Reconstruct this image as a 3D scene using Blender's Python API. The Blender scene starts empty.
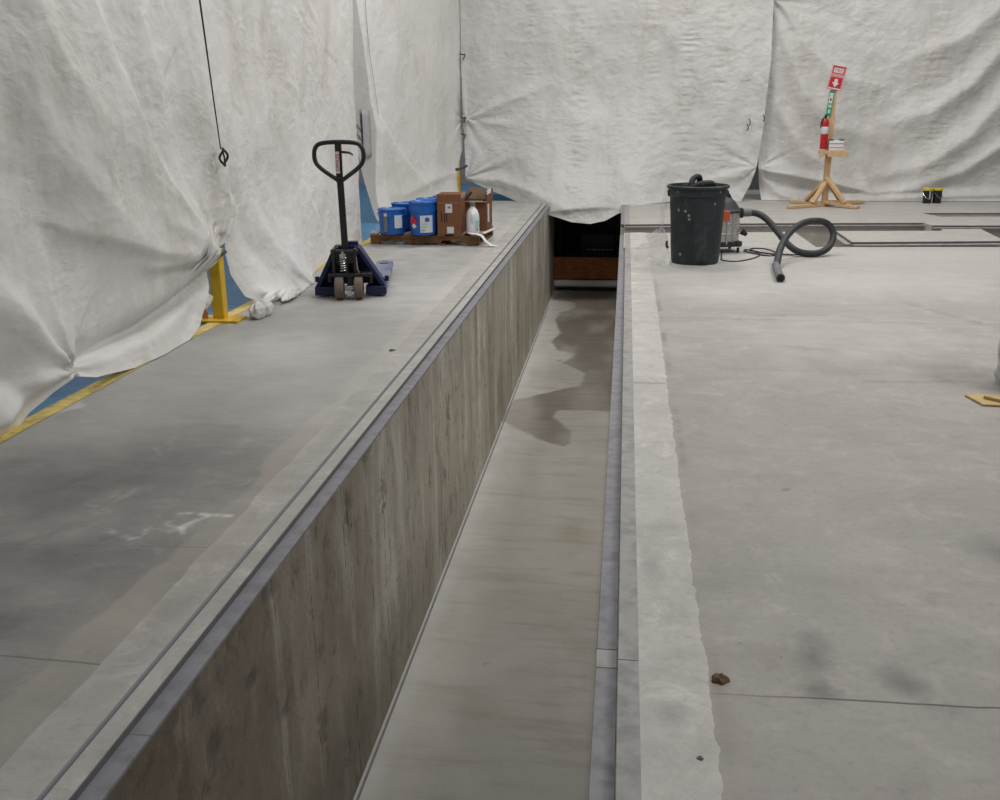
import bpy, bmesh, math, random
import numpy as np
from mathutils import Vector, Matrix, geometry
random.seed(4)
C = bpy.context.scene.collection
PI = math.pi

# ------------------------------------------------------------------ camera
PITCH, YAW, ROLL, FOC, CH = 0.288156, 0.123727, -0.0072785, 1000.0, 1.5
FW = np.array([-math.sin(YAW)*math.cos(PITCH), math.cos(YAW)*math.cos(PITCH), -math.sin(PITCH)])
_r = np.array([math.cos(YAW), math.sin(YAW), 0.0]); _u = np.cross(_r, FW)
RT = math.cos(ROLL)*_r + math.sin(ROLL)*_u
UP = -math.sin(ROLL)*_r + math.cos(ROLL)*_u
EYE = np.array([0, 0, CH])
cam = bpy.data.cameras.new('camera'); camo = bpy.data.objects.new('camera', cam); C.objects.link(camo)
m = Matrix.Identity(4)
for i in range(3):
    m[i][0], m[i][1], m[i][2], m[i][3] = RT[i], UP[i], -FW[i], EYE[i]
camo.matrix_world = m
cam.sensor_width = 36; cam.lens = FOC/1000*36; cam.clip_end = 200
bpy.context.scene.camera = camo

def sight(px, py): return FW + (px-500)/FOC*RT + (400-py)/FOC*UP
def on_floor(px, py, z=0.0):
    d = sight(px, py); return EYE + d*(z-CH)/d[2]
def on_wall(px, py, P0, D):
    """point of the upright plane through P0 along D (both xy) -> (distance along, height)"""
    d = sight(px, py); n = np.array([D[1], -D[0]])
    t = ((P0[0]-EYE[0])*n[0] + (P0[1]-EYE[1])*n[1])/(d[0]*n[0]+d[1]*n[1])
    p = EYE + d*t
    return ((p[0]-P0[0])*D[0] + (p[1]-P0[1])*D[1], p[2])

# ------------------------------------------------------------------ helpers
def tag(o, label=None, cat=None, group=None, kind=None):
    if label: o['label'] = label
    if cat: o['category'] = cat
    if group: o['group'] = group
    if kind: o['kind'] = kind
    return o
def thing(name, label, cat, loc=(0, 0, 0), rz=0, group=None):
    o = bpy.data.objects.new(name, None); C.objects.link(o)
    o.empty_display_size = .1; o.location = loc; o.rotation_euler = (0, 0, rz)
    return tag(o, label, cat, group)
def dup(root, loc, rz, label, group=None):
    r = root.copy(); C.objects.link(r); r.location = loc; r.rotation_euler = (0, 0, rz); r['label'] = label
    if group: r['group'] = group
    for ch in list(root.children):
        c = ch.copy(); C.objects.link(c); c.parent = r
        for g in ch.children:
            d = g.copy(); C.objects.link(d); d.parent = c
    return r

class MB:
    def __init__(s): s.bm = bmesh.new()
    def box(s, c, size, rot=None):
        r = bmesh.ops.create_cube(s.bm, size=1)['verts']
        M = Matrix.Translation(c) @ (rot.to_4x4() if rot else Matrix.Identity(4)) @ Matrix.Diagonal((*size, 1))
        bmesh.ops.transform(s.bm, matrix=M, verts=r); return s
    def bar(s, p0, p1, w, h, up=(0, 0, 1)):
        """square bar from p0 to p1; w across, h along up"""
        p0, p1 = Vector(p0), Vector(p1); y = (p1-p0); L = y.length; y.normalize()
        x = y.cross(Vector(up)).normalized(); z = x.cross(y)
        R = Matrix((x, y, z)).transposed()
        return s.box((p0+p1)/2, (w, L, h), R)
    def cyl(s, p0, p1, r0, r1=None, n=24):
        p0, p1 = Vector(p0), Vector(p1); r1 = r0 if r1 is None else r1
        d = p1-p0
        v = bmesh.ops.create_cone(s.bm, cap_ends=True, segments=n, radius1=r0, radius2=r1, depth=d.length)['verts']
        R = d.to_track_quat('Z', 'Y').to_matrix().to_4x4()
        bmesh.ops.transform(s.bm, matrix=Matrix.Translation((p0+p1)/2) @ R, verts=v); return s
    def tube(s, pts, r, n=10, closed=False, smooth=0, rfun=None):
        P = [Vector(p) for p in pts]
        for _ in range(smooth):
            Q = []; L = len(P)
            rng = range(L if closed else L-1)
            if not closed: Q.append(P[0])
            for i in rng:
                a, b = P[i], P[(i+1) % L]
                Q += [a*.75+b*.25, a*.25+b*.75]
            if not closed: Q.append(P[-1])
            P = Q
        rings = []; L = len(P); ref = None
        for i, p in enumerate(P):
            a = P[i-1] if (i or closed) else P[0]; b = P[(i+1) % L] if (i < L-1 or closed) else P[-1]
            t = (b-a).normalized()
            if ref is None:
                ref = Vector((0, 0, 1)) if abs(t.z) < .9 else Vector((1, 0, 0))
            x = (ref - t*ref.dot(t)).normalized(); ref = x; y = t.cross(x)
            rr = rfun(i/(L-1))*r if rfun else r
            rings.append([s.bm.verts.new(p + x*math.cos(2*PI*k/n)*rr + y*math.sin(2*PI*k/n)*rr) for k in range(n)])
        for i in range(L if closed else L-1):
            A, B = rings[i], rings[(i+1) % L]
            for k in range(n):
                s.bm.faces.new((A[k], A[(k+1) % n], B[(k+1) % n], B[k]))
        if not closed:
            s.bm.faces.new(list(reversed(rings[0]))); s.bm.faces.new(rings[-1])
        return s
    def lathe(s, prof, c=(0, 0, 0), n=40):
        c = Vector(c); rings = []
        for r, z in prof:
            rings.append([s.bm.verts.new(c+Vector((max(r, 1e-4)*math.cos(2*PI*k/n), max(r, 1e-4)*math.sin(2*PI*k/n), z))) for k in range(n)])
        for A, B in zip(rings, rings[1:]):
            for k in range(n): s.bm.faces.new((A[k], A[(k+1) % n], B[(k+1) % n], B[k]))
        s.bm.faces.new(list(reversed(rings[0]))); s.bm.faces.new(rings[-1]); return s
    def prism(s, poly, a, b, axis='y'):
        """2-D outline pushed from a to b along an axis; outline is (x,z) for y, (y,z) for x, (x,y) for z"""
        f = {'y': lambda u, v, w: (u, w, v), 'x': lambda u, v, w: (w, u, v), 'z': lambda u, v, w: (u, v, w)}[axis]
        A = [s.bm.verts.new(f(u, v, a)) for u, v in poly]; B = [s.bm.verts.new(f(u, v, b)) for u, v in poly]
        n = len(poly)
        s.bm.faces.new(list(reversed(A))); s.bm.faces.new(B)
        for k in range(n): s.bm.faces.new((A[k], A[(k+1) % n], B[(k+1) % n], B[k]))
        return s
    def build(s, name, mat, parent=None, bevel=0, ang=35, loc=None):
        bmesh.ops.recalc_face_normals(s.bm, faces=s.bm.faces[:])
        for f in s.bm.faces: f.smooth = True
        for e in s.bm.edges:
            if len(e.link_faces) == 2 and e.calc_face_angle(0) > math.radians(ang): e.smooth = False
        me = bpy.data.meshes.new(name); s.bm.to_mesh(me); s.bm.free()
        if mat: me.materials.append(mat)
        o = bpy.data.objects.new(name, me); C.objects.link(o)
        if parent: o.parent = parent
        if loc: o.location = loc
        if bevel:
            b = o.modifiers.new('bevel', 'BEVEL'); b.width = bevel; b.segments = 2; b.limit_method = 'ANGLE'
            b.angle_limit = math.radians(40); b.harden_normals = False
        return o
def grid_mesh(name, V, mat, attrs=None, flip=False, parent=None):
    """V: (n,m,3) array of points"""
    n, m_, _ = V.shape
    me = bpy.data.meshes.new(name)
    idx = np.arange(n*m_).reshape(n, m_)
    q = np.stack([idx[:-1, :-1], idx[1:, :-1], idx[1:, 1:], idx[:-1, 1:]], -1).reshape(-1, 4)
    if flip: q = q[:, ::-1]
    me.vertices.add(n*m_); me.vertices.foreach_set('co', V.reshape(-1).astype(np.float32))
    me.loops.add(q.size); me.loops.foreach_set('vertex_index', q.reshape(-1).astype(np.int32))
    me.polygons.add(len(q)); me.polygons.foreach_set('loop_start', (np.arange(len(q))*4).astype(np.int32))
    me.polygons.foreach_set('use_smooth', np.ones(len(q), bool))
    me.update(calc_edges=True)
    for k, a in (attrs or {}).items():
        at = me.attributes.new(k, 'FLOAT', 'POINT'); at.data.foreach_set('value', a.reshape(-1).astype(np.float32))
    me.materials.append(mat)
    o = bpy.data.objects.new(name, me); C.objects.link(o)
    if parent: o.parent = parent
    return o
def structure(o): o['kind'] = 'structure'; return o

# numpy noise
def vnoise(x, y, seed):
    rng = np.random.RandomState(seed); T = rng.rand(256, 256)
    xi = np.floor(x).astype(int); yi = np.floor(y).astype(int); fx = x-xi; fy = y-yi
    fx = fx*fx*fx*(fx*(fx*6-15)+10); fy = fy*fy*fy*(fy*(fy*6-15)+10)
    g = lambda a, b: T[a % 256, b % 256]
    return (g(xi, yi)*(1-fx)+g(xi+1, yi)*fx)*(1-fy)+(g(xi, yi+1)*(1-fx)+g(xi+1, yi+1)*fx)*fy
def fbm(x, y, seed, oct=4, gain=.5):
    a, s, f = 1, 0, 1; t = 0
    for k in range(oct):
        s = s + a*(vnoise(x*f+17*k, y*f-9*k, seed+k)-.5); t += a; a *= gain; f *= 2.03
    return s/t*2
def sdist(x, y, pts, closed=True):
    """signed distance to polygon (negative inside)"""
    d = np.full(x.shape, 1e9); ins = np.zeros(x.shape, bool); n = len(pts)
    for i in range(n if closed else n-1):
        ax, ay = pts[i]; bx, by = pts[(i+1) % n]
        t = np.clip(((x-ax)*(bx-ax)+(y-ay)*(by-ay))/((bx-ax)**2+(by-ay)**2+1e-12), 0, 1)
        d = np.minimum(d, np.hypot(x-ax-t*(bx-ax), y-ay-t*(by-ay)))
        if closed and by != ay:
            ins ^= ((ay > y) != (by > y)) & (x < (bx-ax)*(y-ay)/(by-ay)+ax)
    return np.where(ins, -d, d) if closed else d

# ------------------------------------------------------------------ materials
class NT:
    def __init__(s, name):
        s.mat = bpy.data.materials.new(name); s.mat.use_nodes = True
        s.t = s.mat.node_tree; s.bsdf = s.t.nodes['Principled BSDF']
        s.co = s.t.nodes.new('ShaderNodeTexCoord').outputs['Object']
    def new(s, ty, **kw):
        n = s.t.nodes.new(ty)
        for k, v in kw.items(): setattr(n, k, v)
        return n
    def put(s, sock, v):
        if isinstance(v, bpy.types.NodeSocket): s.t.links.new(v, sock)
        elif isinstance(v, (tuple, list)) and len(v) == 3 and sock.type == 'RGBA': sock.default_value = (*v, 1)
        else: sock.default_value = v
    def scale(s, vec, sc, off=(0, 0, 0)):
        n = s.new('ShaderNodeMapping'); s.put(n.inputs[0], vec); n.inputs['Scale'].default_value = sc; n.inputs['Location'].default_value = off
        return n.outputs[0]
    def noise(s, vec, sc, detail=4, rough=.55, dist=0):
        n = s.new('ShaderNodeTexNoise'); s.put(n.inputs['Vector'], vec); n.inputs['Scale'].default_value = sc
        n.inputs['Detail'].default_value = detail; n.inputs['Roughness'].default_value = rough; n.inputs['Distortion'].default_value = dist
        return n.outputs['Fac']
    def voro(s, vec, sc, feature='F1', dims='3D', out='Distance', rnd=1):
        n = s.new('ShaderNodeTexVoronoi'); n.feature = feature; n.voronoi_dimensions = dims
        n.inputs['Scale'].default_value = sc; n.inputs['Randomness'].default_value = rnd
        s.put(n.inputs['W'] if dims == '1D' else n.inputs['Vector'], vec)
        return n.outputs[out]
    def math(s, op, a, b=0.0, c=0.0):
        n = s.new('ShaderNodeMath'); n.operation = op
        s.put(n.inputs[0], a); s.put(n.inputs[1], b); s.put(n.inputs[2], c); return n.outputs[0]
    def ramp(s, v, a, b, lo=0.0, hi=1.0):
        n = s.new('ShaderNodeMapRange'); n.interpolation_type = 'SMOOTHSTEP'
        s.put(n.inputs[0], v)
        for i, x in zip((1, 2, 3, 4), (a, b, lo, hi)): n.inputs[i].default_value = x
        return n.outputs[0]
    def mix(s, f, a, b, mode='MIX'):
        n = s.new('ShaderNodeMix'); n.data_type = 'RGBA'; n.blend_type = mode
        s.put(n.inputs[0], f); s.put(n.inputs[6], a); s.put(n.inputs[7], b); return n.outputs[2]
    def sep(s, v):
        n = s.new('ShaderNodeSeparateXYZ'); s.put(n.inputs[0], v); return n.outputs
    def attr(s, name):
        n = s.new('ShaderNodeAttribute'); n.attribute_name = name; return n.outputs['Fac']
    def bump(s, h, strength=.3, dist=.01, prev=None):
        n = s.new('ShaderNodeBump'); n.inputs['Strength'].default_value = strength; n.inputs['Distance'].default_value = dist
        s.put(n.inputs['Height'], h)
        if prev: s.put(n.inputs['Normal'], prev)
        s.put(s.bsdf.inputs['Normal'], n.outputs[0]); return n.outputs[0]
    def done(s, col, rough=.6, spec=.4, metal=0.0):
        s.put(s.bsdf.inputs['Base Color'], col); s.put(s.bsdf.inputs['Roughness'], rough)
        s.put(s.bsdf.inputs['Specular IOR Level'], spec); s.put(s.bsdf.inputs['Metallic'], metal); return s.mat
def simple(name, col, rough=.5, spec=.4, metal=0.0, dirt=None, dsc=9, damt=(.5, .75), bump=0.0):
    n = NT(name); c = col
    f = n.ramp(n.noise(n.co, dsc, 5, .6), *damt)
    c = n.mix(f, col, dirt if dirt else tuple(x*.82 for x in col))
    if bump: n.bump(n.noise(n.co, dsc*6, 4), bump, .004)
    r = n.ramp(n.noise(n.co, dsc*2, 3), .3, .7, max(rough-.08, .03), min(rough+.08, 1))
    return n.done(c, r, spec, metal)

def concrete(name, A, B, streak=None, rough=.62, spec=.35, light=None, joints=(), sub=1.0):
    """slab: blotches, trowel streaks along x, fine grain; reads stains from point attributes"""
    n = NT(name); co = n.co
    big = n.ramp(n.noise(co, .9, 7, .68, .5), .36, .64)
    c = n.mix(big, A, B)
    st = n.noise(n.scale(co, (1, 2.4, 1)), 1.9, 7, .68, .8)
    c = n.mix(n.ramp(st, .46, .74, 0, .34*sub), c, streak or tuple(x*.74 for x in A))
    md = n.noise(co, 5, 7, .74, .7)
    c = n.mix(n.ramp(md, .50, .70, 0, .7*sub), c, tuple(min(1, x*1.22) for x in A))
    c = n.mix(n.ramp(md, .48, .30, 0, .5*sub), c, tuple(x*.72 for x in A))
    fine = n.noise(co, 34, 6, .78)
    c = n.mix(n.ramp(fine, .48, .72, 0, .5), c, tuple(x*.66 for x in A))
    c = n.mix(n.ramp(fine, .45, .28, 0, .35), c, tuple(min(1, x*1.25) for x in A))
    sp = n.voro(co, 9); sm = n.ramp(n.noise(co, 2.2, 3), .52, .66)
    c = n.mix(n.math('MULTIPLY', n.ramp(sp, .075, .03, 0, .55), sm), c, tuple(x*.35 for x in A))
    c = n.mix(n.attr('dark'), c, (.085, .083, .082))
    c = n.mix(n.attr('warm'), c, (.36, .315, .262))
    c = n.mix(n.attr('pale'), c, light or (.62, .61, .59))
    X, Y, Z = n.sep(co)
    wob = n.math('MULTIPLY', n.math('SUBTRACT', n.noise(co, 3, 3), .5), .02)
    for (y0, slope, w, amt, xm) in joints:
        d = n.math('ABSOLUTE', n.math('SUBTRACT', n.math('ADD', Y, wob), n.math('ADD', n.math('MULTIPLY', X, slope), y0)))
        f = n.ramp(d, w*1.3, w*.4, 0, amt)
        if xm is not None: f = n.math('MULTIPLY', f, n.ramp(X, xm-.25, xm+.25, .25, 1))
        c = n.mix(f, c, (.06, .05, .045))
    n.bump(n.noise(co, 45, 5, .7), .18, .004)
    r = n.ramp(st, .3, .7, rough-.1, rough+.08)
    return n.done(c, r, spec)

M = {}
M['floor_r'] = concrete('concrete_floor_warm', (.385, .364, .336), (.335, .318, .295), joints=((2.360, .02, .0045, .85, .45), (7.25, -.025, .010, .3, None)), streak=(.33, .305, .28))
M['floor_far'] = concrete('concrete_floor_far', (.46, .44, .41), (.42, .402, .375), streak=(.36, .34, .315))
M['floor_l'] = concrete('concrete_floor_grey', (.30, .297, .28), (.23, .229, .218), streak=(.18, .178, .168), joints=((2.25, -.05, .005, .5, None), (3.18, .06, .004, .25, None)), rough=.52)
M['curb'] = concrete('curb_concrete', (.55, .53, .50), (.475, .458, .43), streak=(.34, .325, .30), sub=1.3)
M['curb_l'] = concrete('left_curb_concrete', (.45, .437, .41), (.38, .368, .345), streak=(.30, .29, .27), sub=1.3)
M['blue_floor'] = simple('blue_floor_paint', (.06, .19, .34), .35, .5, dirt=(.045, .13, .235), dsc=5)
M['yellow_tape'] = simple('yellow_floor_tape', (.62, .46, .11), .5, .4, dirt=(.36, .27, .10), dsc=14, damt=(.42, .7))
M['yellow_post'] = simple('yellow_paint', (.68, .43, .02), .45, .45, dirt=(.40, .25, .03), dsc=10)
M['steel'] = simple('purple_grey_steel', (.25, .247, .268), .55, .35, metal=.0, dirt=(.195, .19, .205), dsc=12, damt=(.4, .7), bump=.1)
M['steel_top'] = simple('scuffed_steel_top', (.36, .35, .338), .6, .35, metal=.0, dirt=(.28, .272, .268), dsc=10, damt=(.4, .65), bump=.12)
M['step'] = simple('shaded_steel_step', (.13, .128, .14), .6, .3, dirt=(.09, .088, .095), dsc=8)
M['steel_dark'] = simple('dark_steel', (.05, .05, .06), .5, .4, dirt=(.09, .085, .08))
M['groove'] = simple('purple_grey_groove', (.20, .195, .225), .6, .3)
M['black'] = simple('black_paint', (.012, .012, .013), .38, .5, dirt=(.03, .03, .03))
M['black_rubber'] = simple('black_rubber', (.022, .023, .025), .6, .35, dirt=(.07, .07, .07), dsc=6)
M['jack_blue'] = simple('dark_blue_enamel', (.009, .017, .078), .42, .4, dirt=(.015, .024, .065), dsc=12)
M['fork_blue'] = simple('worn_lavender_blue_enamel', (.11, .13, .26), .42, .5, dirt=(.24, .25, .33), dsc=9, damt=(.4, .62))
M['wheel'] = simple('brown_grey_tread', (.16, .125, .10), .7, .3, dirt=(.09, .07, .06), dsc=16)
M['chrome'] = simple('chrome', (.55, .55, .55), .25, .5, metal=.9)
M['inox'] = simple('brushed_stainless', (.52, .51, .50), .32, .5, metal=.55, dirt=(.40, .39, .38), dsc=7)
M['pail'] = simple('blue_pail_enamel', (.006, .105, .45), .3, .5, dirt=(.005, .075, .35), dsc=7)
M['pail_rim'] = simple('blue_pail_lid', (.02, .125, .46), .3, .5, dirt=(.01, .08, .36), dsc=7)
M['paper'] = simple('white_paper', (.62, .64, .66), .6, .3, dirt=(.50, .52, .52), dsc=30)
M['card'] = simple('brown_cardboard', (.20, .088, .044), .8, .2, dirt=(.165, .07, .035), dsc=5)
M['card_in'] = simple('pale_cardboard_edge', (.42, .27, .17), .8, .2)
M['white_plastic'] = simple('white_plastic', (.72, .74, .76), .4, .45, dirt=(.62, .64, .66))
M['red'] = simple('red_enamel', (.45, .012, .02), .3, .5, dirt=(.33, .01, .015))
M['sign_red'] = simple('sign_red', (.52, .02, .035), .45, .4)
M['sign_pink'] = simple('sign_worn_red', (.60, .20, .22), .5, .4)
M['green'] = simple('sign_green', (.03, .27, .16), .45, .4)
M['mint'] = simple('sign_pale_green', (.35, .62, .50), .45, .4)
M['orange'] = simple('orange_plastic', (.62, .09, .025), .4, .45)
M['grey_plastic'] = simple('grey_plastic', (.16, .165, .17), .5, .4, dirt=(.24, .24, .24))
M['hose'] = simple('charcoal_hose', (.035, .038, .042), .55, .4, dirt=(.07, .07, .075), dsc=14)
M['yellow_lid'] = simple('yellow_lid', (.62, .52, .03), .4, .45)
M['tin_ink'] = simple('label_ink', (.03, .06, .20), .5, .3)
M['ink'] = simple('black_ink', (.02, .02, .02), .6, .2)
M['teal'] = simple('pale_teal_plastic', (.30, .52, .47), .5, .4)

def wood(name, A, B, sc=(1, 1, 1), rough=.65):
    n = NT(name)
    g = n.noise(n.scale(n.co, sc), 9, 6, .65, .6)
    c = n.mix(n.ramp(g, .35, .65), A, B)
    c = n.mix(n.ramp(n.noise(n.co, 2.5, 4), .5, .8, 0, .5), c, tuple(x*.6 for x in A))
    n.bump(g, .2, .003)
    return n.done(c, rough, .3)
M['pine'] = wood('pale_pine', (.64, .45, .26), (.55, .36, .19), (5, 5, .6))
M['pallet'] = wood('stained_pallet_wood', (.22, .112, .045), (.11, .058, .027), (.6, 5, 5))
M['pallet_top'] = wood('pallet_deck_wood', (.42, .33, .24), (.25, .17, .11), (.6, 5, 5))
M['ply'] = wood('yellowed_plywood', (.58, .43, .20), (.47, .33, .15), (1, 6, 5))
M['rust'] = wood('rusty_plank', (.60, .22, .08), (.36, .13, .055), (.8, 5, 3))

def bin_mat():
    n = NT('dusty_dark_green_plastic')
    c = n.mix(n.ramp(n.noise(n.co, 6, 6, .7, .8), .45, .75, 0, .55), (.020, .028, .032), (.075, .085, .088))
    sc = n.noise(n.scale(n.co, (6, 6, 1.1)), 4, 5, .7)
    c = n.mix(n.ramp(sc, .58, .74, 0, .4), c, (.13, .135, .13))
    spots = n.ramp(n.math('ADD', n.voro(n.co, 9), n.math('MULTIPLY', n.noise(n.co, 45, 4, .7), .22)), .27, .19, 0, .6)
    c = n.mix(n.math('MULTIPLY', spots, n.ramp(n.noise(n.co, 4, 2), .47, .56)), c, (.42, .42, .40))
    n.bump(n.noise(n.co, 40, 4), .1, .004)
    return n.done(c, .5, .4)
M['bin'] = bin_mat()

def tarp_mat(name, A, B, horiz=1.0):
    n = NT(name)
    X, Y, Z = n.sep(n.co)
    f = n.ramp(n.noise(n.co, .55, 5, .6, .5), .4, .68)
    c = n.mix(f, A, B)
    c = n.mix(n.ramp(n.noise(n.scale(n.co, (1, 1, .45)), 1.9, 6, .7, .5), .48, .72, 0, .5), c, (.48, .45, .395))
    c = n.mix(n.math('MULTIPLY', n.attr('strip'), .8), c, (.40, .39, .385))  # shade painted as grey on the strip beside the seam
    # specks of dirt and pinholes
    sp = n.ramp(n.voro(n.co, 2.1), .030, .014, 0, .8)
    c = n.mix(n.math('MULTIPLY', sp, n.ramp(n.noise(n.co, 3.1, 2), .5, .56)), c, (.12, .11, .10))
    # weave creases
    w1 = n.noise(n.scale(n.co, (1.2, 1.2, 5.0)), 8, 5, .6, 1.0)
    w2 = n.noise(n.scale(n.co, (1, 1, 1.6)), 15, 5, .6, 1.6)
    w3 = n.noise(n.co, 42, 4, .6, .6)
    r1 = n.math('ABSOLUTE', n.math('SUBTRACT', w1, .5)); r2 = n.math('ABSOLUTE', n.math('SUBTRACT', w2, .5))
    h = n.math('ADD', n.math('MULTIPLY', r1, 1.0*horiz), n.math('ADD', n.math('MULTIPLY', r2, .35), n.math('MULTIPLY', w3, .12)))
    vm = n.new('ShaderNodeVectorMath'); vm.operation = 'ADD'
    nz = n.new('ShaderNodeTexNoise'); n.put(nz.inputs['Vector'], n.co); nz.inputs['Scale'].default_value = 3.2; nz.inputs['Detail'].default_value = 3
    sv = n.new('ShaderNodeVectorMath'); sv.operation = 'SCALE'; n.put(sv.inputs[0], nz.outputs['Color']); sv.inputs['Scale'].default_value = .30
    n.put(vm.inputs[0], n.co); n.put(vm.inputs[1], sv.outputs[0])
    f1 = n.voro(n.scale(vm.outputs[0], (1, 1, 1.5)), 5.5); f2 = n.voro(n.scale(vm.outputs[0], (1, 1, 1.9), (3, 1, 2)), 12.5)
    h = n.math('ADD', h, n.math('ADD', n.math('MULTIPLY', f1, 1.0), n.math('MULTIPLY', f2, .45)))
    msk = n.ramp(n.noise(n.co, 1.3, 4, .6, .4), .38, .62, .35, 1)
    n.bump(n.math('MULTIPLY', h, msk), .20+.26*horiz, .026)
    return n.done(c, .48, .35)
M['tarp_side'] = tarp_mat('white_tarp_dusty', (.725, .717, .704), (.66, .647, .624), .5)
M['tarp_back'] = tarp_mat('white_tarp_creased', (.635, .63, .622), (.585, .577, .56), 1.0)
M['tarp_patch'] = simple('grey_tarp_patch', (.38, .38, .385), .5, .3)

def film_mat():
    n = NT('clear_film')
    tr = n.new('ShaderNodeBsdfTransparent'); mx = n.new('ShaderNodeMixShader')
    mx.inputs[0].default_value = .33
    n.done((.75, .75, .74), .3, .5)
    out = n.t.nodes['Material Output']
    n.t.links.new(tr.outputs[0], mx.inputs[1]); n.t.links.new(n.bsdf.outputs[0], mx.inputs[2]); n.t.links.new(mx.outputs[0], out.inputs[0])
    return n.mat
M['film'] = film_mat()

def pit_wall_mat():
    n = NT('board_formed_concrete')
    X, Y, Z = n.sep(n.co)
    wob = n.math('MULTIPLY', n.math('SUBTRACT', n.noise(n.scale(n.co, (1, 1.0, .8)), 2.0, 4, .6), .5), .09)
    u = n.math('ADD', Y, wob)
    cell = n.voro(u, 2.1, 'F1', '1D', 'Color')
    cs = n.new('ShaderNodeSeparateColor'); n.put(cs.inputs[0], cell)
    edge = n.math('ADD', n.math('MULTIPLY', n.voro(u, 2.1, 'DISTANCE_TO_EDGE', '1D'), .5), n.ramp(n.noise(n.co, 1.7, 2), .5, .56, .05, 0))
    for yk in (3.01, 3.41, 3.95, 4.59, 5.17, 5.80, 6.45):
        edge = n.math('MINIMUM', edge, n.math('ABSOLUTE', n.math('SUBTRACT', u, yk)))
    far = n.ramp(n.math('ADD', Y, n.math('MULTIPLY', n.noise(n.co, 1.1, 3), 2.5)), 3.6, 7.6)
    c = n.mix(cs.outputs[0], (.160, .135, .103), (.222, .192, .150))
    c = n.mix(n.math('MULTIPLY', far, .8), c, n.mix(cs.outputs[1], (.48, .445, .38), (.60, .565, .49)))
    st = n.noise(n.scale(n.co, (1, 1.5, .8)), 1.7, 7, .68, .8)
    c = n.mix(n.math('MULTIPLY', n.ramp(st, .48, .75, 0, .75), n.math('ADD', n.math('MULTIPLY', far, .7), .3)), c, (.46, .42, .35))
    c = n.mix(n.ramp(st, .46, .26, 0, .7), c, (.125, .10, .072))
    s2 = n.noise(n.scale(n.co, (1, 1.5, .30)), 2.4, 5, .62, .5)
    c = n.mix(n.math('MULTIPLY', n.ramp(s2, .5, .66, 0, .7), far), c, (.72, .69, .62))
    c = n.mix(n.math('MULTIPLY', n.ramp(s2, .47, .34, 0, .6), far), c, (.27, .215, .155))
    bl = n.noise(n.co, 1.8, 7, .72, .8)
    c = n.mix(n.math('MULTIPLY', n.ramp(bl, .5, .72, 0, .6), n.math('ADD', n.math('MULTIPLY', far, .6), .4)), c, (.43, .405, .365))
    c = n.mix(n.ramp(bl, .42, .25, 0, .4), c, (.20, .165, .12))
    mo = n.noise(n.scale(n.co, (1, 1, .7)), 7, 7, .75, .6)
    c = n.mix(n.ramp(mo, .5, .7, 0, .5), c, (.36, .32, .265))
    c = n.mix(n.ramp(mo, .48, .3, 0, .6), c, (.085, .066, .048))
    ln = n.ramp(edge, .010, .003, 0, .7)
    lnm = n.ramp(n.noise(n.scale(n.co, (1, 1, 2.2)), 2.5, 4, .7), .42, .58)
    c = n.mix(n.math('MULTIPLY', ln, lnm), c, (.05, .043, .036))
    lw = n.math('MULTIPLY', n.ramp(edge, .05, .01, 0, .45), n.ramp(n.noise(n.scale(n.co, (1, 2, 1)), 1.4, 3), .5, .62))
    c = n.mix(lw, c, (.47, .44, .39))
    hol = n.ramp(n.math('ADD', n.voro(n.scale(n.co, (1, 1.1, .8)), 15), n.math('MULTIPLY', n.noise(n.co, 40, 4, .7), .35)), .46, .32, 0, .9)
    hm = n.math('MULTIPLY', n.ramp(edge, .10, .03), n.ramp(n.noise(n.co, 2.6, 4, .7), .53, .62))
    hole = n.math('MULTIPLY', hol, hm)
    c = n.mix(n.math('MULTIPLY', hole, .6), c, (.05, .045, .038))
    c = n.mix(n.ramp(n.noise(n.co, 70, 4, .7), .48, .75, 0, .5), c, (.12, .10, .08))
    c = n.mix(n.math('MULTIPLY', n.attr('spall'), .42), c, (.05, .043, .035))
    h = n.math('SUBTRACT', n.math('MULTIPLY', n.noise(n.co, 26, 6, .7), .6), n.math('ADD', hole, n.math('MULTIPLY', n.math('MULTIPLY', ln, lnm), .8)))
    n.bump(h, .55, .01)
    return n.done(c, .7, .3)
M['pit_wall'] = pit_wall_mat()

def pit_floor_mat():
    n = NT('pit_floor_concrete'); co = n.co
    wet = n.attr('wet')
    big = n.noise(n.scale(co, (1, .7, 1)), 1.3, 5, .6, .6)
    c = n.mix(n.ramp(big, .35, .65), (.53, .513, .468), (.45, .435, .394))
    st = n.noise(n.scale(co, (.9, 4.5, 1)), 1.8, 6, .65, .4)
    c = n.mix(n.ramp(st, .48, .72, 0, .45), c, (.30, .285, .25))
    c = n.mix(n.ramp(n.noise(co, 6, 5, .7), .52, .75, 0, .4), c, (.50, .49, .455))
    c = n.mix(n.ramp(n.noise(co, 60, 4, .7), .5, .8, 0, .3), c, (.25, .24, .21))
    c = n.mix(n.attr('pale'), c, (.56, .555, .53))
    c = n.mix(n.attr('warm'), c, (.37, .31, .23))
    c = n.mix(n.attr('dark'), c, (.11, .10, .08))
    c = n.mix(n.math('MULTIPLY', wet, .88), c, (.19, .158, .12))
    n.bump(n.noise(co, 40, 5, .7), .14, .004)
    r = n.math('SUBTRACT', n.ramp(st, .3, .7, .55, .7), n.math('MULTIPLY', wet, .16))
    return n.done(c, r, .35)
M['pit_floor'] = pit_floor_mat()
M['dark_wall'] = simple('grey_building_panel', (.30, .31, .33), .6, .3)
M['recess_shade'] = simple('painted_shade_concrete', (.035, .034, .032), .8, .2)  # near-black colour paints in the lack of light in the recess

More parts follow.
